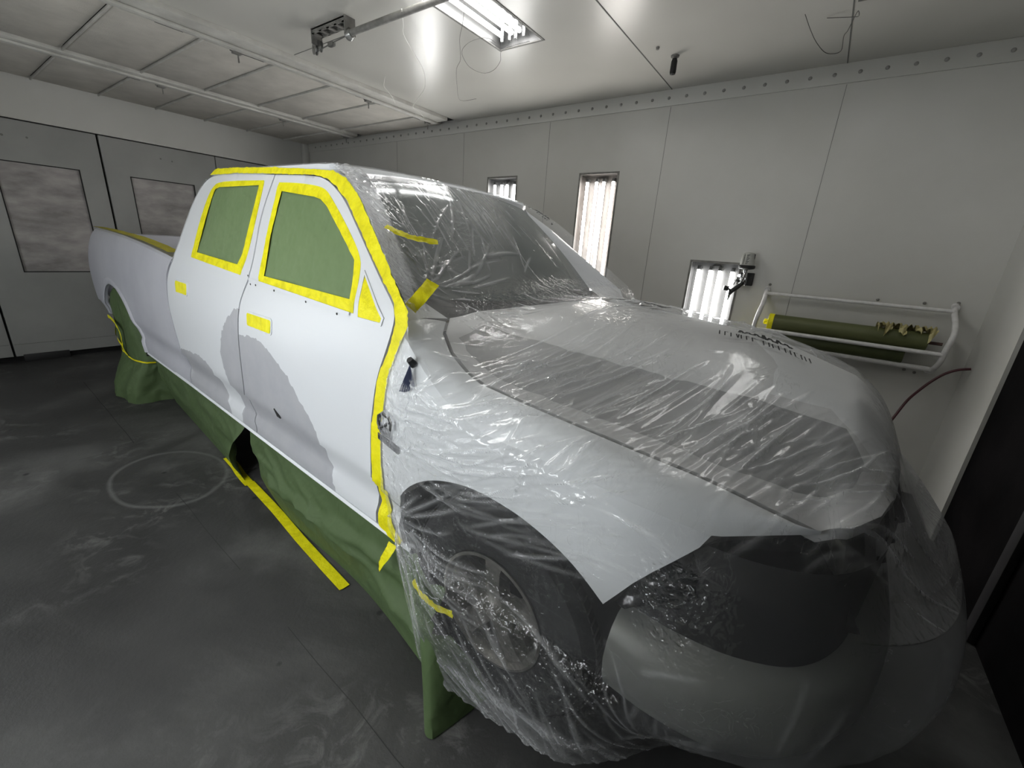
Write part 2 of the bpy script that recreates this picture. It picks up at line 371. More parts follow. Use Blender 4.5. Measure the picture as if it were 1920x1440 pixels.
def wall_with_holes(name, plane, lo, hi, holes, m, thick=.06):
    """plane 'y' or 'x' or 'z': rectangle lo..hi in the two other axes, rectangular holes"""
    c0,sgn=thick if isinstance(thick,tuple) else (0,1)
    us=sorted({lo[0],hi[0],*[h[0] for h in holes],*[h[2] for h in holes]}); vsn=sorted({lo[1],hi[1],*[h[1] for h in holes],*[h[3] for h in holes]})
    bm=bmesh.new(); t=.05
    def P(u,v,w):
        if plane[0]=='y': return (u,plane[1]+w*plane[2],v)
        if plane[0]=='x': return (plane[1]+w*plane[2],u,v)
        return (u,v,plane[1]+w*plane[2])
    cache={}
    def V(u,v,w):
        k=(u,v,w)
        if k not in cache: cache[k]=bm.verts.new(P(*k))
        return cache[k]
    for a,b in zip(us,us[1:]):
        for c,d in zip(vsn,vsn[1:]):
            cu,cv=(a+b)/2,(c+d)/2
            if any(h[0]<cu<h[2] and h[1]<cv<h[3] for h in holes): continue
            bm.faces.new((V(a,c,0),V(b,c,0),V(b,d,0),V(a,d,0)))
    be=[e for e in bm.edges if len(e.link_faces)==1]
    r=bmesh.ops.extrude_edge_only(bm,edges=be)
    off=Vector(P(0,0,t))-Vector(P(0,0,0))
    for v in [g for g in r['geom'] if isinstance(g,bmesh.types.BMVert)]: v.co+=off
    bmesh.ops.recalc_face_normals(bm,faces=bm.faces)
    return struct(frombm(name,bm,m,smooth=False))
# light openings on the right wall: (x0,z0,x1,z1)
RH=[(-3.98,1.18,-3.56,2.39),(-2.72,1.18,-2.31,2.39),(-1.51,1.18,-1.10,2.385),(-.275,.42,.135,1.62)]
wall_with_holes('wall_right',('y',YW,1),(XR,0),(XF,3.1),RH,'wall')
LH=[(-5.0,.45,-4.58,1.66),(-3.7,.9,-3.28,2.1),(-2.45,.45,-2.03,1.66),(-1.5,.9,-1.08,2.1),(-.62,.6,-.20,1.8)]
wall_with_holes('wall_left',('y',YL,-1),(XR,0),(XF,3.1),LH,'wall')
CH=[(-1.6,.80,-1.23,2.02),(.55,1.2,.92,2.42),(-1.6,-1.3,-1.23,-.1)]
wall_with_holes('ceiling',('z',ZC,1),(-3.22,YL),(XF,YW),CH,'ceil')
# upper rear lintel & door wall
wallbox('wall_rear',(XR-.1,YL,2.60),(XR,YW,3.2),'wall')
wallbox('wall_front',(XF,2.60,0),(XF+.25,YW,3.2),'wall')
# dark front doors of the booth
bm=bmesh.new(); box(bm,(XF+.02,YL,0),(XF+.09,1.70,3.2)); box(bm,(XF+.02,1.72,0),(XF+.09,2.60,3.2)); dfr=struct(frombm('door_4',bm,'darkcloth',smooth=False))
bm=bmesh.new(); box(bm,(XF-.01,1.64,0),(XF+.02,1.72,3.0),.006); M['dk']=mat('dark_door_stile',(.018,.016,.018),.6); frombm('door_stile',bm,'dk',parent=dfr)
# corner cove + rivet strip along the right wall top
bm=bmesh.new(); box(bm,(XR,YW-.012,2.895),(XF,YW,ZC),.003); trim=struct(frombm('trim_1',bm,'wall'))
M['rivet']=mat('rivet_head',(.27,.265,.25),.45)
bm=bmesh.new(); x=-6.3
while x<1.6:
    lathe(bm,[(.0005,.010),(.007,.009),(.011,.005),(.013,0)],(x,YW-.012,2.955),(0,-1,0),12); x+=.147
frombm('rivet_row',bm,'rivet',parent=trim)
# vertical panel seams
bm=bmesh.new()
for sx,z0,z1 in ((-4.34,0,2.89),(-3.12,0,2.89),(-1.92,0,2.89),(-.69,0,2.89),(.55,0,2.89)):
    box(bm,(sx-.0016,YW-.0015,z0),(sx+.0016,YW+.004,z1))
struct(frombm('trim_2',bm,'seam',smooth=False))
bm=bmesh.new(); box(bm,(XR,YW-.10,0),(XR+.10,YW,ZC),.03); struct(frombm('trim_3',bm,'wall'))
# ceiling seams
bm=bmesh.new()
for sx in (-.70,.52): box(bm,(sx-.003,YL,ZC-.003),(sx+.003,YW,ZC+.01))
box(bm,(-3.2,1.315,ZC-.002),(-2.05,1.32,ZC+.01)); box(bm,(.52,2.40,ZC-.002),(XF,2.404,ZC+.01))
struct(frombm('trim_4',bm,'seam',smooth=False))
# rear doors
def door(n, y0, y1, win, lbl=None):
    bm=bmesh.new(); z0=.07; z1=2.585
    holes=[win] if win else []
    o=wall_with_holes('door_%d'%n,('x',XR,-1),(y0,z0),(y1,z1),holes,'wall_rear')
    if win:
        bm=bmesh.new(); a,b,c,d=win; box(bm,(XR-.030,a,b),(XR-.022,c,d)); p=frombm('door_window_pane',bm,'grey_wood',parent=o,smooth=False); p['label']='dusty clouded window pane'
        bm=bmesh.new()
        for lo,hi in (((a-.006,b-.006),(c+.006,b+.004)),((a-.006,d-.004),(c+.006,d+.006)),((a-.006,b),(a+.004,d)),((c-.004,b),(c+.006,d))):
            box(bm,(XR-.01,lo[0],lo[1]),(XR+.002,hi[0],hi[1]))
        frombm('window_gasket',bm,'gap',parent=o,smooth=False)
    bm=bmesh.new(); box(bm,(XR-.001,y0+.01,.205),(XR+.003,y1-.01,.209)); frombm('kick_plate_edge',bm,'seam',parent=o,smooth=False)
    return o
door(1,YL,-.435,None)
d2=door(2,-.415,.70,(-.165,1.02,.49,2.17))
d3=door(3,.722,1.93,(.955,1.02,1.63,2.17))
d5=door(5,1.94,3.05,None)
bm=bmesh.new()
for y,z,s in ((-.05,2.42,.012),(.13,2.43,.010),(1.30,2.44,.010),(1.42,2.43,.010),(2.1,2.40,.012),(2.35,2.43,.010),(2.55,2.42,.011),(2.75,2.43,.008)):
    lathe(bm,[(.0005,.002),(s,.002),(s,0)],(XR+.001,y,z),(1,0,0),8)
struct(frombm('trim_6',bm,'seam'))
wallbox('wall_rear',(XR-.1,3.07,0),(XR,YW,2.60),'wall')
M['void']=mat('dark_gap',(.004,.004,.004),.9)
bm=bmesh.new(); box(bm,(XR-.12,YL,0),(XR-.06,YW,2.7)); struct(frombm('trim_5',bm,'void',smooth=False))
# black notch pad at the foot of door 2
bm=bmesh.new(); box(bm,(XR-.02,-.36,.0),(XR+.012,.02,.085),.004); tag(frombm('door_stop_block',bm,'black'),'black rubber block at the foot of the rear grey door, left corner','door stop')
# ceiling plenum: filter panels and beams
ystart=[.26+.53*k for k in range(-4,6)]
ft=[]
def filt(x0,x1,y0,y1,first):
    bm=bmesh.new(); g=.013
    box(bm,(x0+g,y0+g,ZC-.012),(x1-g,y1-g,ZC+.02),.006)
    return frombm('ceiling_filter',bm,'filter')
rows=[(-5.02,-3.46,'front row'),(-6.55,-5.16,'rear row')]
for ri,(x0,x1,desc) in enumerate(rows):
    for k,y0 in enumerate(ystart):
        y1=y0+.53
        if y0>2.9: y1=YW-.02
        if y1>YW: continue
        o=filt(x0,x1,max(y0,YL),y1,False)
        nm=['first','second','third','fourth','fifth','sixth','seventh','eighth','ninth','tenth'][len(ystart)-1-k]
        tag(o,f'grey ceiling filter, {nm} from the right wall, {desc}','ceiling filter','intake filters in the ceiling')
wallbox('ceiling',(XR,YL,ZC+.025),(-3.2,YW,ZC+.12),'dirt')
bm=bmesh.new()
for y0 in ystart:
    if y0>YW-.05: continue
    for x0,x1,_ in rows: box(bm,(x0,y0-.006,ZC-.026),(x1,y0+.006,ZC-.004),.003)
struct(frombm('trim_7',bm,'beam'))
def beam(x0,x1,z,lbl,end):
    e=empty('ceiling_beam',lbl,'ceiling beam','ceiling beams',loc=((x0+x1)/2,YW,ZC))
    Mt=Matrix.Translation((-(x0+x1)/2,-YW,-ZC))
    bm=bmesh.new(); box(bm,(x0,YL,ZC-z),(x1,end,ZC+.03),.006); box(bm,(x0-.02,YL,ZC-z-.022),(x0+.045,end-.02,ZC-z),.006); bm.transform(Mt)
    frombm('channel',bm,'beam',parent=e)
    bm=bmesh.new(); y=YL
    while y<end-.1:
        l=random.uniform(.04,.22)
        if random.random()<.8: box(bm,(x0-.026,y,ZC-z-.018-random.uniform(0,.006)),(x0-.019,min(y+l,end-.05),ZC-z-.002))
        y+=l+random.uniform(.02,.2)
    bm.transform(Mt); frombm('sealant_bead',bm,'dirt',parent=e,smooth=False)
    for yy in (.98,2.2,end-.10):
        bm=bmesh.new(); box(bm,(x0-.05,yy-.03,ZC-z-.035),(x0-.005,yy+.03,ZC-z+.012),.004); box(bm,(x0-.045,yy+.012,ZC-z-.085),(x0-.037,yy+.02,ZC-z-.03)); cyl(bm,(x0-.03,yy-.045,ZC-z-.018),(x0-.03,yy+.045,ZC-z-.018),.007,seg=10)
        bm.transform(Mt); frombm('clip',bm,'galv',parent=e)
beam(-3.42,-3.22,.035,'pale flat steel beam across the ceiling in front of the filters',3.12)
beam(-5.14,-5.03,.035,'narrow pale beam between the two rows of ceiling filters',3.18)
# ------------------------------------------------------------------ light fixtures
def fixture(x0,a0,x1,a1, wall, label, group, tm='tube', bx='box', n=4, on=True):
    """recessed box light; wall in right/left/ceiling; long axis along z (walls) or y (ceiling)"""
    w=x1-x0; h=a1-a0; D=.12
    if wall=='right': mw=Matrix.Translation((x0,YW,a0))@Matrix(((1,0,0,0),(0,0,-1,0),(0,1,0,0),(0,0,0,1)))      # local z -> -Y
    elif wall=='left': mw=Matrix.Translation((x0,YL,a0))@Matrix(((1,0,0,0),(0,0,1,0),(0,1,0,0),(0,0,0,1)))
    else: mw=Matrix.Translation((x0,a0,ZC))@Matrix(((1,0,0,0),(0,1,0,0),(0,0,-1,0),(0,0,0,1)))
    e=empty({'right':'wall_light','left':'wall_light','ceiling':'ceiling_light'}[wall],label,'light fixture',group)
    e.matrix_world=mw
    # local: x across, y along, z out of the wall into the room
    bm=bmesh.new()
    for lo,hi in (((0,0,-D),(w,h,-D+.006)),((0,0,-D),(.006,h,0)),((w-.006,0,-D),(w,h,0)),((0,0,-D),(w,.006,0)),((0,h-.006,-D),(w,h,0))): box(bm,lo,hi)
    box(bm,(w/2-.035,.02,-D),(w/2+.035,h-.02,-D+.028),.008)   # ballast cover
    frombm('housing',bm,bx,parent=e,smooth=False)
    bm=bmesh.new(); g=.012
    for lo,hi in (((-g,-g,-.002),(w+g,.006,.004)),((-g,h-.006,-.002),(w+g,h+g,.004)),((-g,0,-.002),(.006,h,.004)),((w-.006,0,-.002),(w+g,h,.004))): box(bm,lo,hi,.001)
    frombm('frame',bm,'galv' if wall!='left' else 'beam',parent=e,smooth=False)
    bm=bmesh.new(); bm.faces.new([bm.verts.new(p) for p in ((.008,.008,-.008),(w-.008,.008,-.008),(w-.008,h-.008,-.008),(.008,h-.008,-.008))]); frombm('pane',bm,'pane',parent=e,smooth=False)
    for k in range(n):
        cx=w*(k+.5)/n + (.012 if k<n/2 else -.012)
        bm=bmesh.new(); cyl(bm,(cx,.07,-.055),(cx,h-.07,-.055),.0145,seg=14); frombm('tube',bm,tm,parent=e)
        for yy in (.035,h-.07):
            bm=bmesh.new(); box(bm,(cx-.014,yy,-.10),(cx+.014,yy+.035,-.045),.004); frombm('lamp_holder',bm,'box',parent=e)
    return e
g='tube lights recessed in the right wall'
fixture(*RH[0],'right','recessed tube light far down the right wall, almost hidden by the truck roof',g,'tube','box')
fixture(*RH[1],'right','short-looking recessed tube light just above the windscreen edge',g,'tube','box')
fixture(*RH[2],'right','tallest lit tube light on the right wall beside the windscreen',g,'tube_dim','boxdirty')
fixture(*RH[3],'right','low bright tube light left of the spray gun on the right wall',g,'tube','box')
fixture(*CH[0],'ceiling','bright recessed tube light in the ceiling seen above the truck','tube lights recessed in the ceiling','tube','box')
fixture(*CH[1],'ceiling','recessed ceiling tube light above the front of the truck','tube lights recessed in the ceiling','tube_low','box')
fixture(*CH[2],'ceiling','recessed ceiling tube light near the left wall','tube lights recessed in the ceiling','tube','box')
for h,l in zip(LH,('rearmost','second from the rear','middle','second from the front','frontmost')):
    fixture(*h,'left',f'recessed tube light on the left wall, {l}','tube lights recessed in the left wall','tube_front' if 'front' in l else 'tube_left','box')
# ------------------------------------------------------------------ ceiling pipe with pulley bracket
e=empty('ceiling_track',None,'pipe',loc=(-2.5,1.27,ZC)); tag(e,'dark steel pipe with slotted pulley bracket hanging under the ceiling','pipe')
o=Vector((-2.5,1.27,ZC))
def loc(bm): bm.transform(Matrix.Translation(-o))
bm=bmesh.new(); tube(bm,[(-2.20,1.17,2.93),(.9,1.17,2.93)],.019,14); loc(bm); frombm('pipe',bm,'galv',parent=e)
bm=bmesh.new()
yc=1.17; x0,x1=-2.62,-2.22
for y in (yc-.038,yc+.030): box(bm,(x0,y,2.985),(x1,y+.008,ZC))
box(bm,(x0,yc-.038,ZC-.012),(x1,yc+.038,ZC-.004))
for k in range(5):
    xx=x0+.02+k*.09; box(bm,(xx-.014,yc-.038,2.985),(xx+.014,yc+.038,2.991))
box(bm,(x0-.004,yc-.04,2.93),(x0+.006,yc+.04,ZC)); box(bm,(x1-.006,yc-.04,2.92),(x1+.004,yc+.04,ZC))
loc(bm); frombm('bracket',bm,'galv',parent=e,smooth=False)
for px,pr,nm in ((-2.66,.042,'pulley'),(-2.60,.034,'pulley')):
    bm=bmesh.new(); lathe(bm,[(.008,-.014),(pr,-.012),(pr,-.007),(pr*.72,-.002),(pr*.72,.002),(pr,.007),(pr,.012),(.008,.014)],(px,yc+.01,2.925),(.25,1,0),28); loc(bm); frombm(nm,bm,'steel',parent=e)
bm=bmesh.new(); lathe(bm,[(.012,-.02),(.036,-.016),(.036,.002),(.022,.02),(.012,.02)],(-2.22,yc,2.925),(1,0,0),24); tube(bm,[(-2.58,yc,2.90),(-2.40,yc,2.915),(-2.22,yc,2.925)],.004,8); box(bm,(-2.47,yc-.014,2.893),(-2.41,yc+.014,2.918),.004); loc(bm); frombm('tensioner',bm,'steel',parent=e)
# sprinkler
e=empty('sprinkler_head','small black sprinkler hanging from the ceiling near the right wall','sprinkler',loc=(-.5,2.66,ZC))
bm=bmesh.new(); lathe(bm,[(.0,-.012),(.028,-.010),(.03,0)],(0,0,0),(0,0,1),20); cyl(bm,(0,0,-.02),(0,0,0),.012); frombm('flange',bm,'galv',parent=e)
bm=bmesh.new(); lathe(bm,[(.004,0),(.016,-.004),(.021,-.02),(.022,-.085),(.019,-.10),(.0005,-.105)],(0,0,-.015),(0,0,1),20); frombm('cap',bm,'black',parent=e)
bm=bmesh.new(); lathe(bm,[(.0005,-.016),(.010,-.014),(.013,0)],(0,0,0),(0,0,1),14); tag(frombm('bolt',bm,'galv',matrix=Matrix.Translation((-.57,2.48,ZC))),'small bolt head on the ceiling left of the sprinkler','bolt')
# loose wires
def wire(pts, lbl, r=.0016, m='whitewire'):
    base=Vector(pts[0]); bm=bmesh.new(); tube(bm,[p-base for p in catmull(pts,8)],r,6)
    return tag(frombm('loose_wire',bm,m,matrix=Matrix.Translation(base)),lbl,'wire','loose wires hanging from the ceiling')
M['whitewire']=mat('pale_wire',(.75,.74,.70),.4); M['darkwire']=mat('dark_wire',(.06,.055,.05),.5)
def cpt(x,y,z=2.95):
    d=Vector(A.T@np.array([(x-960)/FPX,(y-720)/FPX,1.0])); t=(z-CAM.z)/d.z; return CAM+d*t
wire([(-1.655,1.135,2.93),(-1.788,1.259,2.93),(-1.898,1.356,2.93),(-2.048,1.571,2.93),(-2.207,1.804,2.93),(-2.375,1.987,2.935),(-2.609,2.192,2.95),(-2.938,2.389,2.95),(-3.06,2.46,2.93),(-3.12,2.6,2.93),(-3.25,2.78,2.93),(-3.3,2.70,2.96)],'long pale wire curving from the dark pipe to the flat beam',.0026,'whitewire')
wire([(-1.303,1.301,3.01),(-1.486,1.484,2.97),(-1.60,1.578,2.93),(-1.75,1.75,2.9),(-1.906,1.875,2.9),(-2.136,2.126,2.9),(-2.372,2.421,2.9),(-2.269,2.529,2.93)],'thin dark wire trailing down beside the ceiling light opening',.0014,'darkwire')
wire([(-1.32,1.99,3.015),(-1.321,1.70,2.87),(-1.422,1.8,2.85),(-1.564,1.901,2.85),(-1.668,1.905,2.85),(-1.683,1.772,2.85),(-1.582,1.584,2.85),(-1.463,1.499,2.85),(-1.353,1.475,2.85),(-1.301,1.517,2.86),(-1.314,1.614,2.87)],'thin wire looped into a ring under the ceiling light',.0014,'darkwire')
wire([(-2.86,1.96,3.018),(-2.911,1.983,2.96),(-2.979,2.084,2.95),(-3.043,2.179,2.945),(-3.18,2.33,2.945)],'short pale curl of wire beside the flat ceiling beam',.0028,'whitewire')
wire([(.296,2.439,3.015),(.335,2.473,2.95),(.366,2.606,2.93),(.406,2.776,2.93),(.448,2.83,2.93),(.494,2.803,2.93),(.502,2.601,2.93),(.519,2.533,2.93),(.54,2.432,2.95),(.552,2.395,2.96),(.557,2.453,2.96),(.531,2.505,2.98),(.40,2.54,3.015)],'kinked grey wire hanging from the ceiling near the right edge',.0019,'darkwire')
# ------------------------------------------------------------------ things on the right wall
# spray gun on its holder
e=empty('gun_holder','black bracket screwed to the wall holding the spray gun','bracket',loc=(.20,YW,1.50))
bm=bmesh.new(); box(bm,(-.05,-.045,-.05),(.055,0,.055),.006); cyl(bm,(.03,-.05,.02),(.03,-.03,.02),.006,seg=8); frombm('plate',bm,'black',parent=e)
bm=bmesh.new(); tube(bm,[(-.02,-.04,-.01),(-.04,-.09,-.02),(-.06,-.13,-.01)],.012,8); frombm('hook',bm,'black',parent=e)
g0=Vector((.165,YW-.13,1.42))
e=empty('spray_gun','spray gun with white cup hanging upright beside the low tube light','spray gun',loc=g0)
bm=bmesh.new(); lathe(bm,[(.0005,.300),(.030,.297),(.043,.290),(.046,.280),(.056,.195),(.054,.188),(.0005,.186)],(.03,.02,0),(0,0,1),28); frombm('cup',bm,'cup',parent=e)
bm=bmesh.new(); lathe(bm,[(.0005,.196),(.058,.196),(.064,.190),(.062,.172),(.05,.166),(.02,.160),(.0005,.158)],(.03,.02,0),(0,0,1),28); box(bm,(.07,-.0,.245),(.078,.012,.285)); frombm('cup_lid',bm,'black',parent=e)
bm=bmesh.new()
for k in range(9):
    z=.205+.009*k; r=.0475+(.056-.046)*(1-(z-.195)/.085)
    for a0,a1 in ((-2.2,-2.0),(-1.75,-1.5+.1*(k%3))):
        v=[]
        for s in range(4):
            a=a0+(a1-a0)*s/3; v.append((math.cos(a)*(r+.0006)+.03,math.sin(a)*(r+.0006)+.02))
        for (xa,ya),(xb,yb) in zip(v,v[1:]): bm.faces.new([bm.verts.new(p) for p in ((xa,ya,z),(xb,yb,z),(xb,yb,z+.0035),(xa,ya,z+.0035))])
frombm('printed_scale',bm,'black',parent=e,smooth=False)
bm=bmesh.new(); lathe(bm,[(.010,.160),(.018,.155),(.014,.13),(.016,.10)],(.03,.02,0),(0,0,1),16); tube(bm,[(.03,.02,.13),(.02,.01,.08),(.01,0,.04)],[.014,.016,.013],12); tube(bm,[(-.01,-.01,.11),(-.035,-.02,.03)],.005,8); cyl(bm,(-.005,-.03,.11),(-.005,.03,.11),.013,seg=14); cyl(bm,(.04,.03,.14),(.045,.035,.03),.006,seg=8); frombm('body',bm,'chrome',parent=e)
bm=bmesh.new(); tube(bm,[(.03,.01,.06),(.0,0,.02),(-.045,-.015,-.03),(-.05,-.02,-.05)],[.018,.02,.017,.012],12); cyl(bm,(-.10,-.03,0),(-.065,-.02,-.005),.022,seg=18); cyl(bm,(-.065,-.02,-.005),(-.04,-.015,-.02),.009,seg=10); frombm('grip',bm,'black',parent=e)
bm=bmesh.new(); cyl(bm,(-.05,-.02,-.05),(-.052,-.02,-.075),.009,seg=10); cyl(bm,(-.052,-.02,-.075),(-.054,-.02,-.11),.006,.004,seg=10); frombm('air_inlet',bm,'steel',parent=e)
bm=bmesh.new(); cyl(bm,(-.101,-.03,0),(-.104,-.031,0),.018,seg=16); frombm('regulator_knob',bm,'steel',parent=e)
# paper rack
e=empty('paper_rack','white tubular wall rack holding rolls of masking paper','rack',loc=(.36,YW,1.45)); b0=Vector((.36,YW,1.45))
def lb(bm): bm.transform(Matrix.Translation(-b0)); return bm
for nm,xx,lab in (('side_frame',.375,None),('side_frame',1.52,None)):
    bm=bmesh.new(); tube(bm,catmull([(xx,YW-.012,1.45),(xx,YW-.035,1.40),(xx+.005,YW-.15,1.33),(xx+.0,YW-.24,1.26),(xx-.01,YW-.24,1.16),(xx-.01,YW-.21,1.07),(xx-.02,YW-.12,.99),(xx-.02,YW-.02,.97)],5),.017,12)
    cyl(bm,(xx,YW-.03,1.43),(xx,YW,1.44),.022,seg=14); lb(bm); frombm(nm,bm,'whitepipe',parent=e)
for nm,p,q,r in (('top_rail',(.375,YW-.05,1.405),(1.515,YW-.05,1.405),.0135),('front_rail',(.37,YW-.235,1.125),(1.51,YW-.235,1.125),.015),('lower_rail',(.36,YW-.13,1.0),(1.50,YW-.13,1.0),.018)):
    bm=bmesh.new(); cyl(bm,p,q,r,seg=14); lb(bm); frombm(nm,bm,'whitepipe',parent=e)
bm=bmesh.new()
for xx,zz in ((1.53,1.46),(.385,1.475),(1.10,1.435),(1.36,1.44),(1.44,.94),(1.38,.95)): lathe(bm,[(.0005,.012),(.008,.010),(.011,0)],(xx,YW,zz),(0,-1,0),10)
lb(bm); frombm('mounting_bolts',bm,'galv',parent=e)
def roll(name,x0,x1,y,z,r,m,label,core=.012):
    ee=empty(name,label,'paper roll','rolls of masking paper on the rack',loc=(x0,y,z))
    bm=bmesh.new(); lathe(bm,[(core,0),(r-.003,0),(r,.003),(r,x1-x0-.003),(r-.003,x1-x0),(core,x1-x0)],(0,0,0),(1,0,0),40); frombm('paper',bm,m,parent=ee)
    return ee
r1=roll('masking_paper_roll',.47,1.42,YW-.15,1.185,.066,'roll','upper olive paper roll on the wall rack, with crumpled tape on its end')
bm=bmesh.new(); cyl(bm,(-.05,0,0),(1.03,0,0),.011,seg=12); M['rust']=mat('rusty_rod',(.07,.035,.028),.6); frombm('spindle',bm,'rust',parent=r1)
bm=bmesh.new(); lathe(bm,[(.062,-.022),(.069,-.020),(.0695,.014),(.066,.016)],(0,0,0),(1,0,0),36); lathe(bm,[(.013,-.055),(.022,-.05),(.022,-.02),(.062,-.02)],(0,0,0),(1,0,0),20); frombm('tape_collar',bm,'tape',parent=r1)
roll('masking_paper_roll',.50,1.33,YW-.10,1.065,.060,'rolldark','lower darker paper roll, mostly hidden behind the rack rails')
# crumpled cream tape draped on the roll end
def crumple_strip(name, base, W, H, m, parent=None):
    pass
bm=bmesh.new(); nu,nv=46,16; vv=[]
for j in range(nv+1):
    row=[]
    for i in range(nu+1):
        u=i/nu; v=j/nv; a=-1.05+2.0*v+.25*math.sin(u*17)*(.4+v)
        r=.074+.024*abs(math.sin(u*31+v*5))+.012*abs(math.sin(u*13-v*9))+.006*random.random()
        fr=(.25*math.sin(u*9)+.15*math.sin(u*23)) if j==nv else 0
        a+=fr*.8
        row.append(bm.verts.new((.66+u*.32,-math.sin(a)*r,math.cos(a)*r)))
    vv.append(row)
for j in range(nv):
    for i in range(nu):
        if j>nv*.62 and math.sin(i*.55)+.4*math.sin(i*1.7)>.1: continue
        bm.faces.new((vv[j][i],vv[j][i+1],vv[j+1][i+1],vv[j+1][i]))
o=frombm('crumpled_tape',bm,'cream',parent=r1,ang=60); o['label']='crumpled cream masking tape'
# hose
M['socket']=mat('hose_entry',(.03,.01,.015),.6)
hp=[(1.668,3.1,1.055),(1.608,3.1,1.035),(1.554,3.1,.993),(1.505,3.1,.927),(1.462,3.1,.849),(1.423,3.1,.761),(1.38,3.06,.63),(1.32,3.0,.45),(1.22,2.9,.25),(1.05,2.75,.08),(.8,2.6,.012),(.3,2.55,.012)]
bm=bmesh.new(); b=Vector(hp[0]); tube(bm,[p-b for p in catmull(hp,6)],.0085,10); tag(frombm('air_hose',bm,'hose',matrix=Matrix.Translation(b)),'dark red air hose drooping from the front wall corner behind the hood','hose')
#TRUCK#
# ================================================================== THE TRUCK
from mathutils.bvhtree import BVHTree
from mathutils import noise as mnoise
TR=empty('pickup_truck','white crew cab pickup truck masked with green paper, yellow tape and clear plastic','truck',matrix=T)
def g(x,z):
    y=0.0
    if z>1.37: y=.05+(z-1.37)*.42
    elif z>.95: y=.05*((z-.95)/.42)**2
    elif z<.675:
        y=.022*min(1,(.675-z)/.018)
        if z<.655: y+=.020*min(1,(.655-z)/.09)
        if z<.555: y-=.022*min(1,(.555-z)/.03)
        if x<-3.2 or x>-.5: y*=.8
    if x>.4: y+=.21*((x-.4)/.42)**2
    return y
def S(x,z,o=0.0): return Vector((x,g(x,z)-o,z))
def side(name,outline,m,o=0.0,**kw):
    kw.setdefault('parent',TR); return panel(name,outline,lambda x,z:S(x,z,o),m,flip=True,**kw)
def mirror(o):
    c=o.copy(); C.objects.link(c); c.parent=TR; c.matrix_parent_inverse=Matrix(); c.location=(0,2,0); c.scale=(1,-1,1); 
    for ch in list(o.children):
        d=ch.copy(); C.objects.link(d); d.parent=c
    return c
def jag(line,amp,step=.02):
    d=dens(line,step,closed=False); return [(x+random.gauss(0,amp),z+random.gauss(0,amp)) for x,z in d]
F_low=[(-.588,.447),(-.588,.60),(-.587,.773),(-.581,.916),(-.565,.995),(-.545,1.127),(-.505,1.237),(-.483,1.343),(-.50,1.385),(-.535,1.412),(-.64,1.478),(-.85,1.622),(-1.026,1.743),(-1.129,1.796),(-1.246,1.842),(-1.366,1.861),(-1.766,1.871)]
Fe=chaikin(F_low,2)
B_=chaikin([(-1.766,1.871),(-1.779,1.668),(-1.704,1.465),(-1.681,1.354),(-1.725,1.29),(-1.783,1.195),(-1.80,1.049),(-1.812,.871),(-1.815,.709),(-1.825,.626),(-1.80,.56),(-1.755,.50),(-1.763,.447)],2)
R_=chaikin([(-1.766,1.871),(-2.249,1.885),(-2.56,1.884),(-2.70,1.862),(-2.785,1.80),(-2.83,1.70),(-2.845,1.56),(-2.848,1.42),(-2.865,1.345),(-2.93,1.285),(-2.985,1.20),(-2.997,1.10),(-2.989,.979),(-2.953,.852),(-2.889,.689),(-2.855,.50),(-2.853,.447)],2)
fw=chaikin([(-1.574,1.348),(-1.642,1.568),(-1.695,1.80)],1)+chaikin([(-1.69,1.825),(-1.489,1.821),(-1.297,1.807),(-1.216,1.789),(-1.15,1.755),(-.97,1.65),(-.80,1.538),(-.765,1.47),(-.745,1.36)],2)+[(-.74,1.328)]
rw=[(-2.55,1.376)]+chaikin([(-2.56,1.42),(-2.60,1.60),(-2.60,1.72),(-2.575,1.80),(-2.50,1.834),(-2.2,1.838)],2)+[(-1.872,1.837)]+chaikin([(-1.862,1.82),(-1.812,1.612),(-1.775,1.452),(-1.792,1.352)],1)
tri=[(-.741,1.480),(-.700,1.318),(-.575,1.318),(-.562,1.335)]
tri=[(-.735,1.475),(-.705,1.32),(-.565,1.322),(-.56,1.34)]
def ccw(p):
    a=sum(p[i][0]*p[(i+1)%len(p)][1]-p[(i+1)%len(p)][0]*p[i][1] for i in range(len(p))); return p if a>0 else p[::-1]
fd=ccw(Fe+B_[1:]); rd=ccw(B_[::-1]+R_[1:])
fw=ccw(fw); rw=ccw(rw)
gapw=.0062
prF=jag([(-1.80,1.035),(-1.722,1.044),(-1.60,1.06),(-1.459,1.029),(-1.35,.985),(-1.252,.931),(-1.176,.858),(-1.094,.803),(-1.028,.745),(-.985,.66),(-.985,.60),(-.95,.545),(-.902,.44)],.0045)+[(-.9,.40),(-1.9,.40),(-1.9,1.03)]
prR=jag([(-1.76,1.19),(-1.84,1.17),(-1.91,1.125),(-2.0,1.05),(-2.07,.96),(-2.107,.868),(-2.09,.773),(-2.02,.684),(-1.975,.62),(-1.95,.53),(-1.95,.44)],.0045)+[(-1.95,.40),(-1.6,.40),(-1.6,1.19)]
prR2=jag([(-2.95,.70),(-2.75,.735),(-2.513,.749),(-2.40,.74),(-2.301,.705),(-2.24,.64),(-2.19,.56),(-2.12,.47)],.004)+[(-2.10,.40),(-3.0,.40)]
fdoor=side('front_door',offset_poly(fd,gapw),['white','primer'],holes=[fw],regions=[prF],depth=Vector((0,.025,0)),grid=.04)
rdoor=side('rear_door',offset_poly(rd,gapw),['white','primer'],holes=[rw],regions=[prR,prR2],depth=Vector((0,.025,0)),grid=.04)
for nm,w_,par in (('window_glass',fw,fdoor),('window_glass',rw,rdoor)):
    panel(nm,offset_poly(w_,-.008),lambda x,z:S(x,z,-.014),'glass',flip=True,parent=par,depth=None,grid=.06)
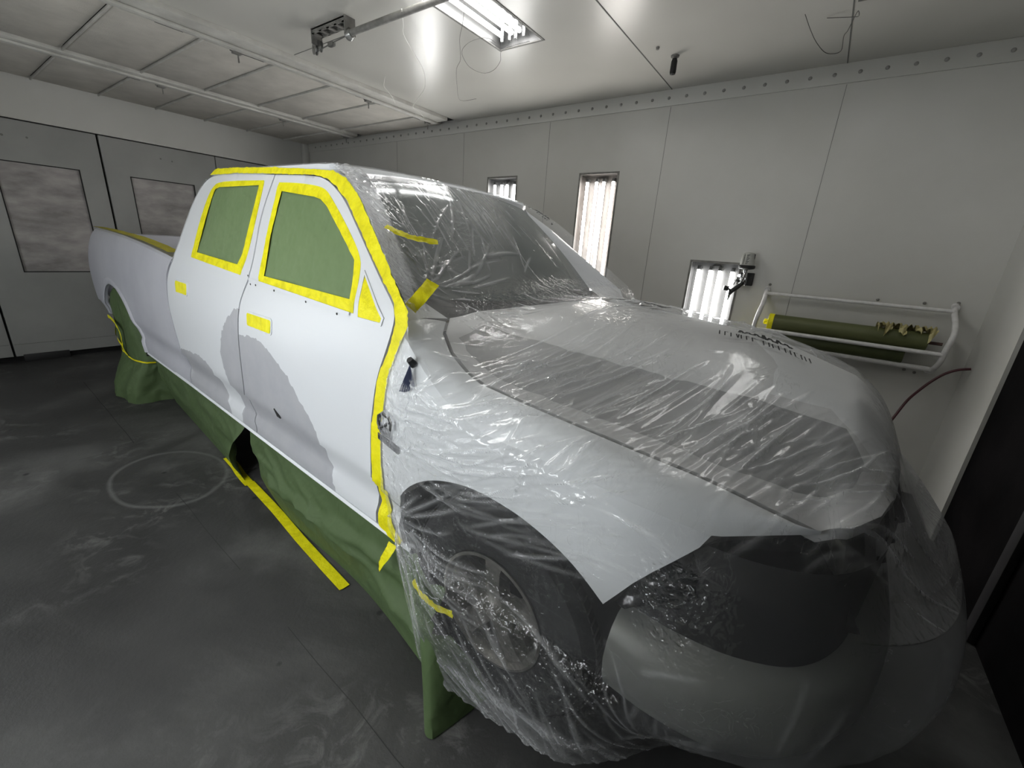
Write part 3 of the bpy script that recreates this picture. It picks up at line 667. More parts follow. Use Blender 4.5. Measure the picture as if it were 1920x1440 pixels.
# recessed handles and sail-panel bezel
def bezel(name,poly,par,o=.004):
    side(name,offset_poly(ccw(poly),-.010),'white',o=o,holes=[offset_poly(ccw(poly),.001)],parent=par,grid=.02,depth=Vector((0,.004,0)))
def rnd(p,r=.014):
    out=[]; n=len(p)
    for i in range(n):
        a=Vector(p[i-1]);b=Vector(p[i]);c=Vector(p[(i+1)%n]); u=b+(a-b).normalized()*r; w=b+(c-b).normalized()*r
        for k in range(5): t=k/4; q=u*(1-t)**2+b*2*t*(1-t)+w*t*t; out.append((q.x,q.y))
    return out
hf=rnd([(-1.675,1.176),(-1.405,1.183),(-1.405,1.118),(-1.672,1.112)]); hr=rnd([(-2.80,1.203),(-2.585,1.206),(-2.585,1.134),(-2.80,1.130)])
bezel('handle_bezel',hf,fdoor); bezel('handle_bezel',hr,rdoor); bezel('sail_panel_bezel',tri,fdoor)
# belt moulding ridge under the windows
def ribbon(name,PL,PR,m,o=.004,parent=None,matrix=None,nz=.0012,sub=3,seed=1,sf=None,thick=.0):
    n=max(len(PL),len(PR)); sf=sf or S; vs=[];fs=[]; rr=random.Random(seed)
    def dn(P): return dens(P,.02,closed=False)
    L_=[];R2=[]
    for i in range(len(PL)-1):
        a,b,c,d=map(np.array,(PL[i],PL[i+1],PR[i],PR[i+1])); k=max(1,int(np.ceil(max(np.linalg.norm(b-a),np.linalg.norm(d-c))/.02)))
        for j in range(k): L_.append(a+(b-a)*j/k); R2.append(c+(d-c)*j/k)
    L_.append(np.array(PL[-1])); R2.append(np.array(PR[-1]))
    for i,(a,b) in enumerate(zip(L_,R2)):
        for s in range(sub+1):
            p=a+(b-a)*s/sub
            if s in (0,sub): p=p+np.array([rr.gauss(0,nz),rr.gauss(0,nz)])
            vs.append(sf(p[0],p[1],o+rr.random()*nz*.9))
    w=sub+1
    for i in range(len(L_)-1):
        for s in range(sub): fs.append((i*w+s,(i+1)*w+s,(i+1)*w+s+1,i*w+s+1))
    return frompy(name,vs,fs,m,parent=parent,matrix=matrix,ang=70)
ribbon('belt_moulding',[(-.76,1.316),(-1.57,1.338),(-1.68,1.340)],[(-.76,1.330),(-1.57,1.350),(-1.68,1.352)],'white',o=.006,parent=fdoor,nz=0)
bm=bmesh.new()
for x,z in ((-1.66,1.322),(-1.60,1.325),(-1.40,1.325),(-1.10,1.318),(-.85,1.308),(-1.70,1.36)): p=S(x,z,.001); lathe(bm,[(.0005,.001),(.005,.001),(.005,0)],p,(0,-1,0),8)
frombm('clip_holes',bm,'gap',parent=fdoor,smooth=False)
bm=bmesh.new()
for x,z,a in ((-1.42,.70,.9),): 
    tube(bm,[S(-1.44,.715,.001),S(-1.40,.69,.001),S(-1.375,.683,.001)],[.004,.008,.003],6)
frombm('scuff',bm,'gap',parent=fdoor)
# inner shell behind the shut lines, sill
side('door_opening',ccw(offset_poly(ccw(fd),-.02)),'gap',o=-.028,holes=[fw],grid=.08,depth=None)
side('door_opening',ccw(offset_poly(ccw(rd),-.02)),'gap',o=-.028,holes=[rw],grid=.08,depth=None)
bm=bmesh.new(); sl=[(-2.87,.455),(-.40,.455)]
pr=[(.045,.447),(.018,.452),(.010,.440),(.020,.425),(.06,.41),(.12,.41)]
vs=[];fs=[]
for i,x in enumerate((-3.95,-2.862,-.36)):
    for y,z in pr: vs.append((x,y,z+(.0 if i else -.01)))
for i in range(2):
    for k in range(len(pr)-1): fs.append((i*6+k,i*6+k+1,(i+1)*6+k+1,(i+1)*6+k))
frompy('rocker_sill',vs,fs,'white',parent=TR)
# cab rear corner and back
def loft(name,lines,m,parent=TR,**kw):
    n=len(lines[0]); vs=[v for l in lines for v in l]; fs=[(j*n+i,j*n+i+1,(j+1)*n+i+1,(j+1)*n+i) for j in range(len(lines)-1) for i in range(n-1)]
    return frompy(name,vs,fs,m,parent=parent,**kw)
Rp=[p for p in R_ if p[1]>1.30 and p[0]<-2.5]
lines=[]
for k in range(7):
    a=k/6*PI/2; lines.append([S(x,z)+Vector((-.07*math.sin(a)-.002*(k>0),.10*(1-math.cos(a)),-.03*(1-math.cos(a)) if z>1.7 else 0)) for x,z in Rp])
loft('cab_corner',[l[::-1] for l in lines],'white')
frompy('cab_back',[(-2.93,.15,1.3),(-2.93,1.85,1.3),(-2.88,1.7,1.86),(-2.88,.30,1.86)],[(0,1,2,3)],'white',parent=TR)
# roof
def Zr(x,y):
    zc=1.955; 
    if x>-1.6: zc-=.055*((x+1.6)/.46)**2
    if x<-2.4: zc-=.05*((x+2.4)/-.3)**2
    ze=min(1.905,zc-.03) if x<-1.25 else 1.905-.055*((x+1.25)/.11)
    t=min(1,abs(1-y)/.735); return zc-(zc-ze)*t**3
ro=[(-2.72,.34),(-2.66,.275)]+[(-2.4,.272),(-1.9,.270),(-1.5,.268),(-1.30,.268),(-1.20,.30),(-1.145,.41),(-1.125,.7),(-1.115,1.0),(-1.125,1.3),(-1.145,1.59),(-1.20,1.70),(-1.30,1.732),(-1.5,1.732),(-1.9,1.730),(-2.4,1.728),(-2.66,1.725),(-2.72,1.66),(-2.75,1.0)]
roof=panel('roof',ccw(ro),lambda x,y:Vector((x,y,Zr(x,y))),'white',flip=True,parent=TR,depth=Vector((0,0,-.035)),grid=.06)
# windscreen + pillars
def lerp(a,b,t): return Vector(a)+(Vector(b)-Vector(a))*t
def W(u,v):
    s=math.sin(PI*u); b=Vector((-.64+.10*s,.26+1.48*u,1.39-.03*s)); t=Vector((-1.14+.02*s,.415+1.17*u,1.852+.043*s))
    n=Vector((.64,0,.76)); return b+(t-b)*v+n*(.035*math.sin(PI*v)*(.5+.5*s))
ws=gridplane('windshield',lambda u,v:W(u,v),40,20,'glass',parent=TR)
pl=[p for p in Fe if p[1]>1.36 and p[0]>-1.30]
def resample(P,n):
    P=[Vector(p) for p in P]; d=[0]
    for a,b in zip(P,P[1:]): d.append(d[-1]+(b-a).length)
    out=[]
    for i in range(n):
        t=d[-1]*i/(n-1); j=max(0,min(len(P)-2,int(np.searchsorted(d,t))-1)); s=(t-d[j])/max(1e-9,d[j+1]-d[j]); out.append(P[j]+(P[j+1]-P[j])*s)
    return out
n=24
P0=resample([S(x,z,-.003) for x,z in pl],n); P2=[W(0,i/(n-1)) for i in range(n)]; P2[-1]=Vector((-1.20,.30,1.862)); P2[-2]=(P2[-3]+P2[-1])/2
ls=[]
for k in range(9):
    t=k/8; ls.append([a+(b-a)*t+Vector((.3,-.35,.35))*.10*t*(1-t) for a,b in zip(P0,P2)])
pil=loft('windshield_pillar',ls,'white'); mirror(pil)
# cowl
cw=[]
for k in range(9):
    t=k/8; cw.append([W(u/24,0).lerp(Vector((-.485+.03*math.sin(PI*u/24),.28+1.44*u/24,1.325-.005*math.sin(PI*u/24))),t)-Vector((0,0,.05*math.sin(PI*t))) for u in range(25)])
loft('cowl_panel',cw[::-1],'plastic_black')
def wiper(a,b,c_):
    bm=bmesh.new(); tube(bm,catmull([a,b,c_],8),[.011]*9+[.007]*8,8)
    d=(Vector(c_)-Vector(b)).normalized(); tube(bm,[Vector(c_)-d*.30+Vector((0,0,-.012)),Vector(c_)+d*.30+Vector((0,0,-.012))],.006,6)
    return frombm('wiper',bm,'plastic_black',parent=TR)
wiper((-.54,1.30,1.335),(-.60,.95,1.385),(-.66,.62,1.425)); wiper((-.54,1.62,1.335),(-.62,1.35,1.40),(-.72,1.20,1.47))
# hood -------------------------------------------------------------
CUT=[(-.49,.30,1.33),(-.40,.195,1.30),(-.30,.14,1.255),(-.20,.115,1.218),(-.13,.11,1.197),(.05,.108,1.185),(.29,.112,1.17),(.43,.128,1.155),(.555,.15,1.14),(.64,.16,1.126),(.72,.175,1.108),(.78,.195,1.092),(.82,.21,1.078)]
def cutY(x): return interp(x,[(c[0],c[1]) for c in CUT])
def cutZ(x): return interp(x,[(c[0],c[2]) for c in CUT])
def Hd(x,y):
    y=min(y,2-y); yc=cutY(x); zc=cutZ(x); yr=.49; zr=interp(x,[(-.49,1.345),(-.2,1.295),(.17,1.255),(.6,1.215),(.86,1.165),(.95,1.12),(1.02,1.04)]); zm=zr+interp(x,[(-.49,.0),(-.2,.10),(.2,.14),(.5,.145),(.85,.105),(1.0,.045)])
    if x>.82: zc=zr-.09*(1-(x-.82)/.2)
    if y<yr:
        t=max(0,(y-yc)/(yr-yc)); return zc+(zr-zc)*(.35*t+.65*float(smoothstep(.25,1,t)))
    t=(y-yr)/(1-yr); return zr+(zm-zr)*(1-(1-t)**2.6)
hr_=[(c[0],c[1]+.012) for c in CUT]; 
ho=hr_+[(.875,.26),(.93,.36),(.965,.50),(.985,.70),(.99,1.0)]
ho=ho+[(x,2-y) for x,y in ho[::-1][1:]]
ho=ccw(ho)
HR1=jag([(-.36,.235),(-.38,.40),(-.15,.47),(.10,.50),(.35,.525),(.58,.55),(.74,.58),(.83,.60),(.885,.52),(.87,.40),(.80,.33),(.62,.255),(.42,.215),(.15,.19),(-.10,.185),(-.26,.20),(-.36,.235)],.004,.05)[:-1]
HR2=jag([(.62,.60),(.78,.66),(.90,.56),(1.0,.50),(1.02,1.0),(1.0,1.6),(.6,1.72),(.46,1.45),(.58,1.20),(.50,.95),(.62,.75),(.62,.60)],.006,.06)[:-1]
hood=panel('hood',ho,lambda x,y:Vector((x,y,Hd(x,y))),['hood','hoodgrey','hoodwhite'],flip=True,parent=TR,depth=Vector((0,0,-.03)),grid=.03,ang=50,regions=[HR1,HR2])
# fender ------------------------------------------------------------
ZS=[(-.47,1.335),(-.40,1.285),(-.30,1.21),(-.2,1.15),(-.1,1.11),(0,1.09),(.15,1.092),(.3,1.092),(.42,1.085),(.5,1.078),(.58,1.063),(.63,1.05)]
arch=chaikin([(.44,.762),(.39,.80),(.31,.845),(.2,.878),(.1,.893),(-.05,.893),(-.2,.852),(-.32,.785),(-.40,.70),(-.445,.60),(-.44,.53),(-.41,.47),(-.405,.447)],2)
rear=[(-.575,.447),(-.575,.60),(-.574,.773),(-.568,.916),(-.552,.995),(-.532,1.127),(-.492,1.237),(-.472,1.335)]
fo=rear+ZS[1:]+[(.615,1.015),(.575,.965),(.535,.915),(.50,.865),(.468,.81)]+arch
fo=ccw(fo)
fen=side('front_fender',fo,'fender',grid=.035,depth=Vector((0,.02,0)))
xs=list(np.linspace(-.47,.80,52)); O=[];I=[]
for x in xs:
    if x<.63: o=S(x,interp(x,ZS))
    else:
        t=(x-.63)/.19; o=Vector((x,.063+.147*t,1.05+.028*t))
    O.append(o); I.append(Vector((x,cutY(x)-.005,cutZ(x))))
O.append(Vector((.822,.212,1.077))); I.append(Vector((.823,.212,1.078)))
ls=[]
for k in range(9):
    t=k/8; ls.append([a+(b-a)*t+Vector((0,-.010,.016))*math.sin(PI*t) for a,b in zip(O,I)])
ftop=loft('fender_shoulder',ls,'fender',parent=fen)
cor=[[Vector((-.472,.049,1.335)),Vector((-.50,.06,1.39))],[Vector((-.48,.17,1.345)),Vector((-.57,.16,1.405))],[Vector((-.49,.30,1.33)),Vector((-.64,.27,1.392))]]
loft('fender_tip',[ [l[0].lerp(l[1],t) for l in (cor[0],cor[1],cor[2])] for t in (0,.33,.66,1)][::-1],'fender',parent=fen)
# thickness lips along front lower edge of fender
lip=[S(.44,.762),S(.468,.81),S(.50,.865),S(.535,.915),S(.575,.965),S(.615,1.015)]+[O[i] for i in range(len(xs)) if xs[i]>.63]+[O[-1]]
loft('fender_flange',[lip,[p+Vector((.0,.05,-.004)) for p in lip]],'gap',parent=fen)
mirror(fen)
# dark shell under the hood/fender gap
loft('engine_bay',[[Vector((x,max(.04,cutY(x)-.03),cutZ(x)-.035)) for x in xs],[Vector((x,cutY(x)+.05,cutZ(x)-.045)) for x in xs]],'gap')
# wheel wells
def well(cx,cz,r,y0,y1,name,nose=None):
    bm=bmesh.new(); a=[bm.verts.new((cx+r*math.cos(t),y0,cz+r*math.sin(t))) for t in np.linspace(0,PI,40)]; b=[bm.verts.new((cx+r*math.cos(t),y1,cz+r*math.sin(t))) for t in np.linspace(0,PI,40)]
    for i in range(39): bm.faces.new((a[i],a[i+1],b[i+1],b[i]))
    bm.faces.new(b[::-1]); return frombm(name,bm,'black',parent=TR,smooth=False)
well(0,.42,.47,.055,.45,'wheel_arch_liner'); well(-4.64,.37,.55,.03,.45,'wheel_arch_liner')
def wheel(x,y0,name,out=-1):
    zc=.405+floorz(x); e=bpy.data.objects.new(name,None); C.objects.link(e); e.parent=TR; e.location=(x,y0,zc)
    bm=bmesh.new(); w=.27
    lathe(bm,[(.215,0.004),(.228,-.008),(.30,-.022),(.375,-.012),(.392,.01),(.401,.03),(.404,w/2),(.401,w-.03),(.392,w-.01),(.375,w+.01),(.228,w+.01),(.215,w)],(0,0,0),(0,1,0),72)
    for k in range(72):
        a=2*PI*k/72; ca,sa=math.cos(a),math.sin(a)
        for yy,tw in ((.02,.05),(.10,-.05),(.19,.05)):
            p=Vector((ca*.4025,yy,sa*.4025)); t=Vector((-sa,0,ca)); q=[p-t*.012,p+t*.012,p+t*(.012+tw*.3)+Vector((0,.055,0)),p+t*(-.012+tw*.3)+Vector((0,.055,0))]
            nrm=Vector((ca,0,sa))*.006; vv=[bm.verts.new(v) for v in q]+[bm.verts.new(v+nrm) for v in q]
            bm.faces.new(vv[4:]); 
            for i in range(4): bm.faces.new((vv[i],vv[(i+1)%4],vv[4+(i+1)%4],vv[4+i]))
    frombm('tyre',bm,'tyre',parent=e,ang=30)
    bm=bmesh.new(); lathe(bm,[(.258,-.004),(.262,-.012),(.25,-.014),(.238,.0),(.232,.03),(.225,.13),(.06,.14)],(0,0,0),(0,1,0),60)
    for k in range(5):
        a=2*PI*k/5+.35
        vs=[]
        for r,w_,h in ((.05,.055,.012),(.12,.046,.006),(.20,.05,.002),(.24,.062,.006)):
            vs.append([bm.verts.new((math.cos(a)*r-math.sin(a)*s*w_,hh,math.sin(a)*r+math.cos(a)*s*w_)) for s,hh in ((-1,h+.045),(-.75,h),(.75,h),(1,h+.045))])
        for p,q in zip(vs,vs[1:]):
            for i in range(3): bm.faces.new((p[i],q[i],q[i+1],p[i+1]))
    lathe(bm,[(.0005,-.004),(.035,-.003),(.042,.004),(.07,.012),(.075,.03)],(0,0,0),(0,1,0),32)
    for v_ in bm.verts: v_.co.x*=.85; v_.co.z*=.85
    frombm('rim',bm,'rim',parent=e,ang=35)
    return e
wheel(.035,.05,'front_wheel'); wheel(-4.62,.10,'rear_wheel'); w2=wheel(.035,1.95,'front_wheel'); w2.scale=(1,-1,1); w3=wheel(-4.62,1.90,'rear_wheel'); w3.scale=(1,-1,1)
# bed ------------------------------------------------------------------
bo=[(-2.868,.44),(-2.868,.50),(-2.90,.68),(-2.963,.843),(-3.000,.971),(-3.012,1.10),(-3.005,1.215),(-2.96,1.285),(-2.915,1.322)]
bt=chaikin([(-2.915,1.322),(-3.526,1.362),(-4.229,1.388),(-5.1,1.400),(-5.30,1.392),(-5.42,1.355),(-5.53,1.27),(-5.613,1.128),(-5.655,.95),(-5.63,.78),(-5.54,.66),(-5.40,.565)],2)
ba=chaikin([(-5.24,.56),(-5.235,.66),(-5.175,.742),(-5.08,.83),(-4.95,.90),(-4.80,.93),(-4.63,.92),(-4.47,.883),(-4.30,.80),(-4.16,.674),(-4.06,.53),(-4.0,.44)],2)
bp=ccw(bo+bt[1:]+ba+[(-3.9,.432)])
bed=side('bed_side',bp,'bedgrey',grid=.045,depth=Vector((0,.02,0)))
# flared arch lip
fl_=[S(x,z,.004) for x,z in ba]; fl2=[]
for x,z in ba:
    d=Vector((x+4.62,z-.42)); d.normalize(); fl2.append(S(x+d.x*.05,z+d.y*.05,.012)); 
fl3=[S(x+(x+4.62)*.12,z+(z-.42)*.12,.001) for x,z in ba]
loft('arch_flare',[fl_,[a.lerp(b,.6)+Vector((0,-.008,0)) for a,b in zip(fl_,fl2)],fl2,fl3],'bedgrey',parent=bed)
topx=[p for p in bt if p[1]>1.30 and p[0]>-5.42]
l0=[S(x,z) for x,z in topx]
loft('bed_rail',[[p+Vector((0,0,0)) for p in l0],[p+Vector((0,.012,.018)) for p in l0],[p+Vector((0,.05,.026)) for p in l0],[p+Vector((0,.085,.018)) for p in l0],[p+Vector((0,.09,-.45)) for p in l0]],'bedgrey',parent=bed)
mirror(bed)
bm=bmesh.new(); box(bm,(-5.38,.10,.75),(-2.90,1.90,.80)); box(bm,(-5.42,.06,.72),(-5.34,1.94,1.37),.02); box(bm,(-2.99,.12,.72),(-2.95,1.88,1.32),.01); frombm('bed_floor',bm,'bedgrey',parent=TR)
bm=bmesh.new(); box(bm,(-5.60,.08,.48),(-5.42,1.92,.68),.03); frombm('rear_bumper',bm,'plastic_black',parent=TR)
bm=bmesh.new(); box(bm,(-5.2,.45,.36),(.85,1.55,.52),.02); frombm('chassis',bm,'black',parent=TR)
bm=bmesh.new(); box(bm,(-2.86,.12,.44),(-.62,1.88,.50)); box(bm,(-2.80,.10,.5),(-.75,.14,1.30)); frombm('cabin_floor',bm,'black',parent=TR)
# front end ---------------------------------------------------------
path=catmull([(.47,-.0,0),(.62,.0,0),(.78,.035,0),(.93,.13,0),(1.03,.30,0),(1.085,.55,0),(1.10,.80,0),(1.105,1.0,0)],6)
path=path+[Vector((p.x,2-p.y,0)) for p in path[::-1][1:]]
nr=[]
for i,p in enumerate(path):
    d=(path[min(i+1,len(path)-1)]-path[max(i-1,0)]).normalized(); nr.append(Vector((d.y,-d.x,0)))
prof=[(-.16,.40),(-.09,.42),(-.045,.46),(-.012,.53),(.004,.60),(0,.655),(-.016,.695),(-.045,.722),(-.14,.737)]
loft('front_bumper',[[p+n_*o+Vector((0,0,z)) for p,n_ in zip(path,nr)] for o,z in prof][::-1],'silver')
pg=[p-n_*.085 for p,n_ in zip(path,nr)]
loft('grille_surround',[[p+Vector((0,0,z)) for p in pg] for z in (.68,.86,.98,1.01)][::-1],'black')
bm=bmesh.new()
for z in (.86,.93,1.0): 
    tube(bm,[(1.012,.62,z),(1.022,1.0,z),(1.012,1.38,z)],.012,6)
box(bm,(1.0,.97,.80),(1.035,1.03,1.0),.008); frombm('grille',bm,'plastic_black',parent=TR)
def hl(u,v):
    a=lerp((.485,.020,.80),(.80,.20,1.045),u); b=lerp((.60,.055,.80),(.93,.30,.83),u)
    top=[Vector(S(.46,.775)),Vector(S(.50,.86)),Vector(S(.56,.945)),Vector((.63,.07,1.02)),Vector((.72,.14,1.045)),Vector((.82,.23,1.05))]
    t=u*5; i=min(4,int(t)); p=top[i].lerp(top[i+1],t-i)+Vector((0,.03,-.012)); q=lerp((.50,.03,.79),(.98,.34,.79),u)
    r=p.lerp(q,v)+Vector((.5,-.8,0)).normalized()*(.02*math.sin(PI*v))
    nn=mnoise.noise(r*22)*.008+abs(mnoise.noise(r*45))*.008*(1 if u<.45 else .15)
    return r+Vector((.4,-.9,.1))*nn
M['blackfilm']=mat('crinkled_black_film',(.010,.010,.011),.22,spec=.7)
gridplane('headlight_cover',lambda u,v:hl(u,v),60,40,'blackfilm',parent=TR).data.polygons.foreach_get('use_smooth',[0]*2400)
# badge & antenna
def onS(pts,o): return [S(x,z,o) for x,z in pts]
bm=bmesh.new(); c=(-.505,.955); tube(bm,onS([(-.50,.935),(-.515,.96),(-.51,.99),(-.487,1.006),(-.45,1.0),(-.435,.985),(-.44,.955)],.010),.010,8)
tube(bm,onS([(-.512,.94),(-.475,.962),(-.445,.985)],.012),.007,8)
frombm('badge_emblem',bm,'chrome',parent=fen)
bm=bmesh.new()
def slab(bm,p,q,h,o,t):
    vs=[S(p[0],p[1],o),S(q[0],q[1],o),S(q[0],q[1]+h,o),S(p[0],p[1]+h,o)]; v2=[v+Vector((0,-t,0)) for v in vs]; a=[bm.verts.new(v) for v in vs]; b=[bm.verts.new(v) for v in v2]
    bm.faces.new(b)
    for i in range(4): bm.faces.new((a[i],a[(i+1)%4],b[(i+1)%4],b[i]))
M['badgegrey']=mat('badge_grey',(.14,.14,.15),.35,.5)
slab(bm,(-.525,.890),(-.405,.868),.026,.002,.008); slab(bm,(-.515,.918),(-.450,.906),.036,.002,.007)
frombm('badge_plate',bm,'badgegrey',parent=fen,smooth=False)
bm=bmesh.new()
for k in range(8): x=-.52+k*.0138; z=.8955-.00253*k; slab(bm,(x,z),(x+.008,z-.0014),.013,.0105,.0012)
frombm('badge_letters',bm,'chrome',parent=fen,smooth=False)
bm=bmesh.new(); p=S(-.35,1.222,.004); cyl(bm,p,p+Vector((0,-.02,.022)),.014,.011,seg=16); frombm('antenna_base',bm,'plastic_black',parent=fen)
def fan(u,v):
    a=-2.02+ .72*(u); r=.004+.118*v*(1-.36*u); z=1.228+math.sin(a)*r; x=-.35+math.cos(a)*r*1.0
    return S(x,z,.022-.010*v+.006*(1 if int(u*14)%2 else -1)*v)
bluef=gridplane('antenna_hole_plug',lambda u,v:fan(u,v),14,6,'blue',parent=fen)
# ------------------------------------------------------------------ masking on the doors
def thingm(o,label,cat,group=None): return tag(o,label,cat,group)
def wpaper(poly,inner,label,seed):
    inner=ccw(inner); outer=ccw(poly); c=np.mean(np.array(inner),0); rt=Vector(S(c[0],c[1])); Mx=T@Matrix.Translation(rt)
    def sp(x,z,o=-.006):
        n_=.006*mnoise.noise(Vector((x*5+seed,z*5,0)))+.004*abs(mnoise.noise(Vector((x*11+z*6,z*9+seed,3)))); return S(x,z,o+n_)-rt
    o=panel('window_masking_paper',offset_poly(outer,.002),sp,'green_win',flip=True,matrix=Mx,depth=None,grid=.022)
    thingm(o,label,'masking paper','green papers over the side windows')
    def st(x,z): return S(x,z,.001+.0018*mnoise.noise(Vector((x*30,z*30,seed))))-rt
    t=panel('tape_border',outer,st,'tape',holes=[inner],flip=True,depth=None,grid=.02); t.parent=o
    return o
fi=[(-1.525,1.378),(-1.597,1.571),(-1.635,1.782),(-1.30,1.758),(-1.238,1.748),(-1.165,1.718),(-1.0,1.62),(-.835,1.520),(-.80,1.44),(-.783,1.376)]
ri=[(-2.475,1.412),(-2.515,1.62),(-2.525,1.75),(-2.51,1.790),(-2.46,1.802),(-1.915,1.812),(-1.876,1.609),(-1.845,1.459),(-1.862,1.400)]
wpaper(fw,fi,'green masking paper edged with yellow tape over the large front door window',2.0)
wpaper(rw,ri,'green masking paper edged with yellow tape over the rear door window',9.0)
def patch(poly,label,o=.006,group=None,cr=.003):
    poly=ccw(poly); c=np.mean(np.array(poly),0); rt=Vector(S(c[0],c[1])); Mx=T@Matrix.Translation(rt)
    def sp(x,z): return S(x,z,o+cr*mnoise.noise(Vector((x*25,z*25,1))))-rt
    ob=panel('masking_tape',poly,sp,'tape',flip=True,matrix=Mx,depth=Vector((0,.003,0)),grid=.012); return thingm(ob,label,'tape',group)
patch(offset_poly(ccw(tri),.002),'yellow tape triangle ahead of the front door window',o=.003)
patch(hf,'yellow tape patch over the front door handle',o=.005,cr=.003); patch(hr,'yellow tape patch over the rear door handle',o=.005,cr=.003)
Lt=[(-.425,.432),(-.50,.445),(-.566,.456),(-.576,.776),(-.572,.918),(-.553,.998),(-.536,1.129),(-.492,1.239),(-.472,1.337),(-.507,1.404),(-.628,1.479),(-.838,1.624),(-1.014,1.745),(-1.12,1.799),(-1.234,1.840),(-1.367,1.857),(-1.768,1.868),(-2.252,1.882),(-2.659,1.876)]
Rt=[(-.404,.475),(-.45,.50),(-.492,.55),(-.512,.805),(-.510,.94),(-.493,1.018),(-.478,1.144),(-.442,1.25),(-.407,1.345),(-.424,1.385),(-.56,1.485),(-.75,1.628),(-.911,1.745),(-1.006,1.802),(-1.089,1.842),(-1.20,1.872),(-1.792,1.902),(-2.275,1.914),(-2.60,1.914)]
rt=Vector(S(-.5,.45)); Mx=T@Matrix.Translation(rt)
ribbon('roof_rail',Lt[11:],Rt[11:],'white',o=.001,parent=TR,nz=0)
lt=ribbon('masking_tape',Lt,Rt,'tape',o=.007,matrix=Mx,seed=4,sf=lambda x,z,o:S(x,z,o)-rt,sub=4,nz=.0014)
thingm(lt,'long yellow tape line running up the front door edge and along the roof','tape')
def strip3(pts,w,up,label,m='tape',wob=.002,seed=3,tw=0):
    pts=[Vector(p) for p in catmull(pts,6)]; up=Vector(up); b=pts[0]; vs=[];fs=[]; rr=random.Random(seed)
    for i,p in enumerate(pts):
        d=(pts[min(i+1,len(pts)-1)]-pts[max(i-1,0)]).normalized(); s=d.cross(up).normalized()
        if tw: s=Matrix.Rotation(tw*i/len(pts),3,d)@s
        for k in (-1,-.33,.33,1): vs.append(p+s*w/2*k+up*rr.uniform(0,wob)-b+d*rr.uniform(-.003,.003)*(abs(k)==1))
    for i in range(len(pts)-1):
        for k in range(3): fs.append((4*i+k,4*(i+1)+k,4*(i+1)+k+1,4*i+k+1))
    o=frompy('masking_tape',vs,fs,m,matrix=T@Matrix.Translation(b),ang=60); return thingm(o,label,'tape')
strip3([(-5.25,.075,1.425),(-4.6,.07,1.428),(-3.9,.075,1.420),(-3.4,.07,1.405),(-2.93,.075,1.372)],.085,(0,0,1),'dull overspray-coated yellow tape along the top of the bed rail','tape_dull',.004)
strip3([(-.425,-.018,.462),(-.43,-.035,.43),(-.455,-.045,.38),(-.475,-.05,.335)],.042,(.2,-1,.2),'loose yellow tape tail at the knot where plastic meets green paper',wob=.006,tw=.7)
strip3([(-.80,.235,1.655),(-.74,.275,1.628),(-.70,.33,1.615),(-.67,.40,1.61)],.030,(.6,-.2,.7),'thin yellow tape strip sticking out across the windscreen edge',wob=.008)
strip3([(-.475,.10,1.385),(-.455,.14,1.435),(-.47,.20,1.475)],.05,(.6,-.5,.5),'short yellow tape flag at the lower corner of the windscreen',wob=.008)
strip3([(-.30,-.015,.36),(-.25,-.02,.335),(-.17,-.02,.33),(-.08,-.015,.35)],.03,(0,-1,0),'yellow tape strip under the plastic over the front tyre',wob=.008)
# ------------------------------------------------------------------ green paper skirts
def fsurf(name,fn,nu,nv,m,base,parent=None):
    b=Vector(base); return gridplane(name,lambda u,v:fn(u,v)-b,nu,nv,m,matrix=T@Matrix.Translation(b)) 
def crease(u,v,sd,amp=.02):
    p=Vector((u*6+sd,v*2.2,sd)); return amp*mnoise.noise(p)+amp*.6*(1-2*abs(mnoise.noise(Vector((u*9-v*3+sd,v*3+u*2,sd*2)))))
def sk1(u,v):  # rear part
    x=-4.02+u*(4.02-1.965); top=Vector((x,.045,.435)); bx=x+(.10*math.exp(-((u-.86)/.05)**2)-.28*math.exp(-((u-1)/.10)**2))*0
    yb=.17-.13*u; zb=floorz(x)+.004
    p=top.lerp(Vector((x-.03+.0*u,yb,zb)),v); k=math.sin(PI*min(1,v*1.05))
    p.y+= -crease(u,v,3.1,.024)*k-.01*k
    if u>.86: 
        c=(u-.86)/.14; p.x-=(.24*v**.8*(1-(v-.55)**2*2.2))*c**1.5; p.y-=.05*c*c*math.sin(PI*v)
    return p
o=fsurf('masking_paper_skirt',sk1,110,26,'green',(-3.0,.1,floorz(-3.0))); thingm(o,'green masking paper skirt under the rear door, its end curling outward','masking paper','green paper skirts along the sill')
def sk2(u,v):
    x=-1.93+u*(1.93-.18); top=Vector((x,.045,.435 if x<-.45 else .435-.25*(x+.45)))
    yb=.10-.13*u-.02*math.sin(u*7); zb=floorz(x)+.004
    p=top.lerp(Vector((x+.02,yb,zb)),v); k=math.sin(PI*v)
    p.y+= -crease(u,v,7.7,.028)*k-.012*k-(.028*math.exp(-((v-.62+.35*u)/.07)**2)+.02*math.exp(-((v-.35-.3*u)/.05)**2))*smoothstep(0,.15,u)*(1-smoothstep(.9,1,v))*smoothstep(0,.1,v)
    return p
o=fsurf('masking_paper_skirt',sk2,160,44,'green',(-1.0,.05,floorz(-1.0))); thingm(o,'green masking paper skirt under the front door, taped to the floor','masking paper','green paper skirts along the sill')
def sk3(u,v): # tail end curling at the wheel
    x=-.20+u*.15+v*.13; z=.30*(1-v)+floorz(x)+.006; y=-.085-.05*math.sin(u*PI)*(.6+v)-.05*v+.03*u
    if u>.6: y+=(u-.6)*.45*v
    return Vector((x,y,z))
o=fsurf('masking_paper_tail',sk3,20,20,'green',(-.1,-.1,0)); thingm(o,'folded end of green masking paper standing on the floor below the front tyre','masking paper')
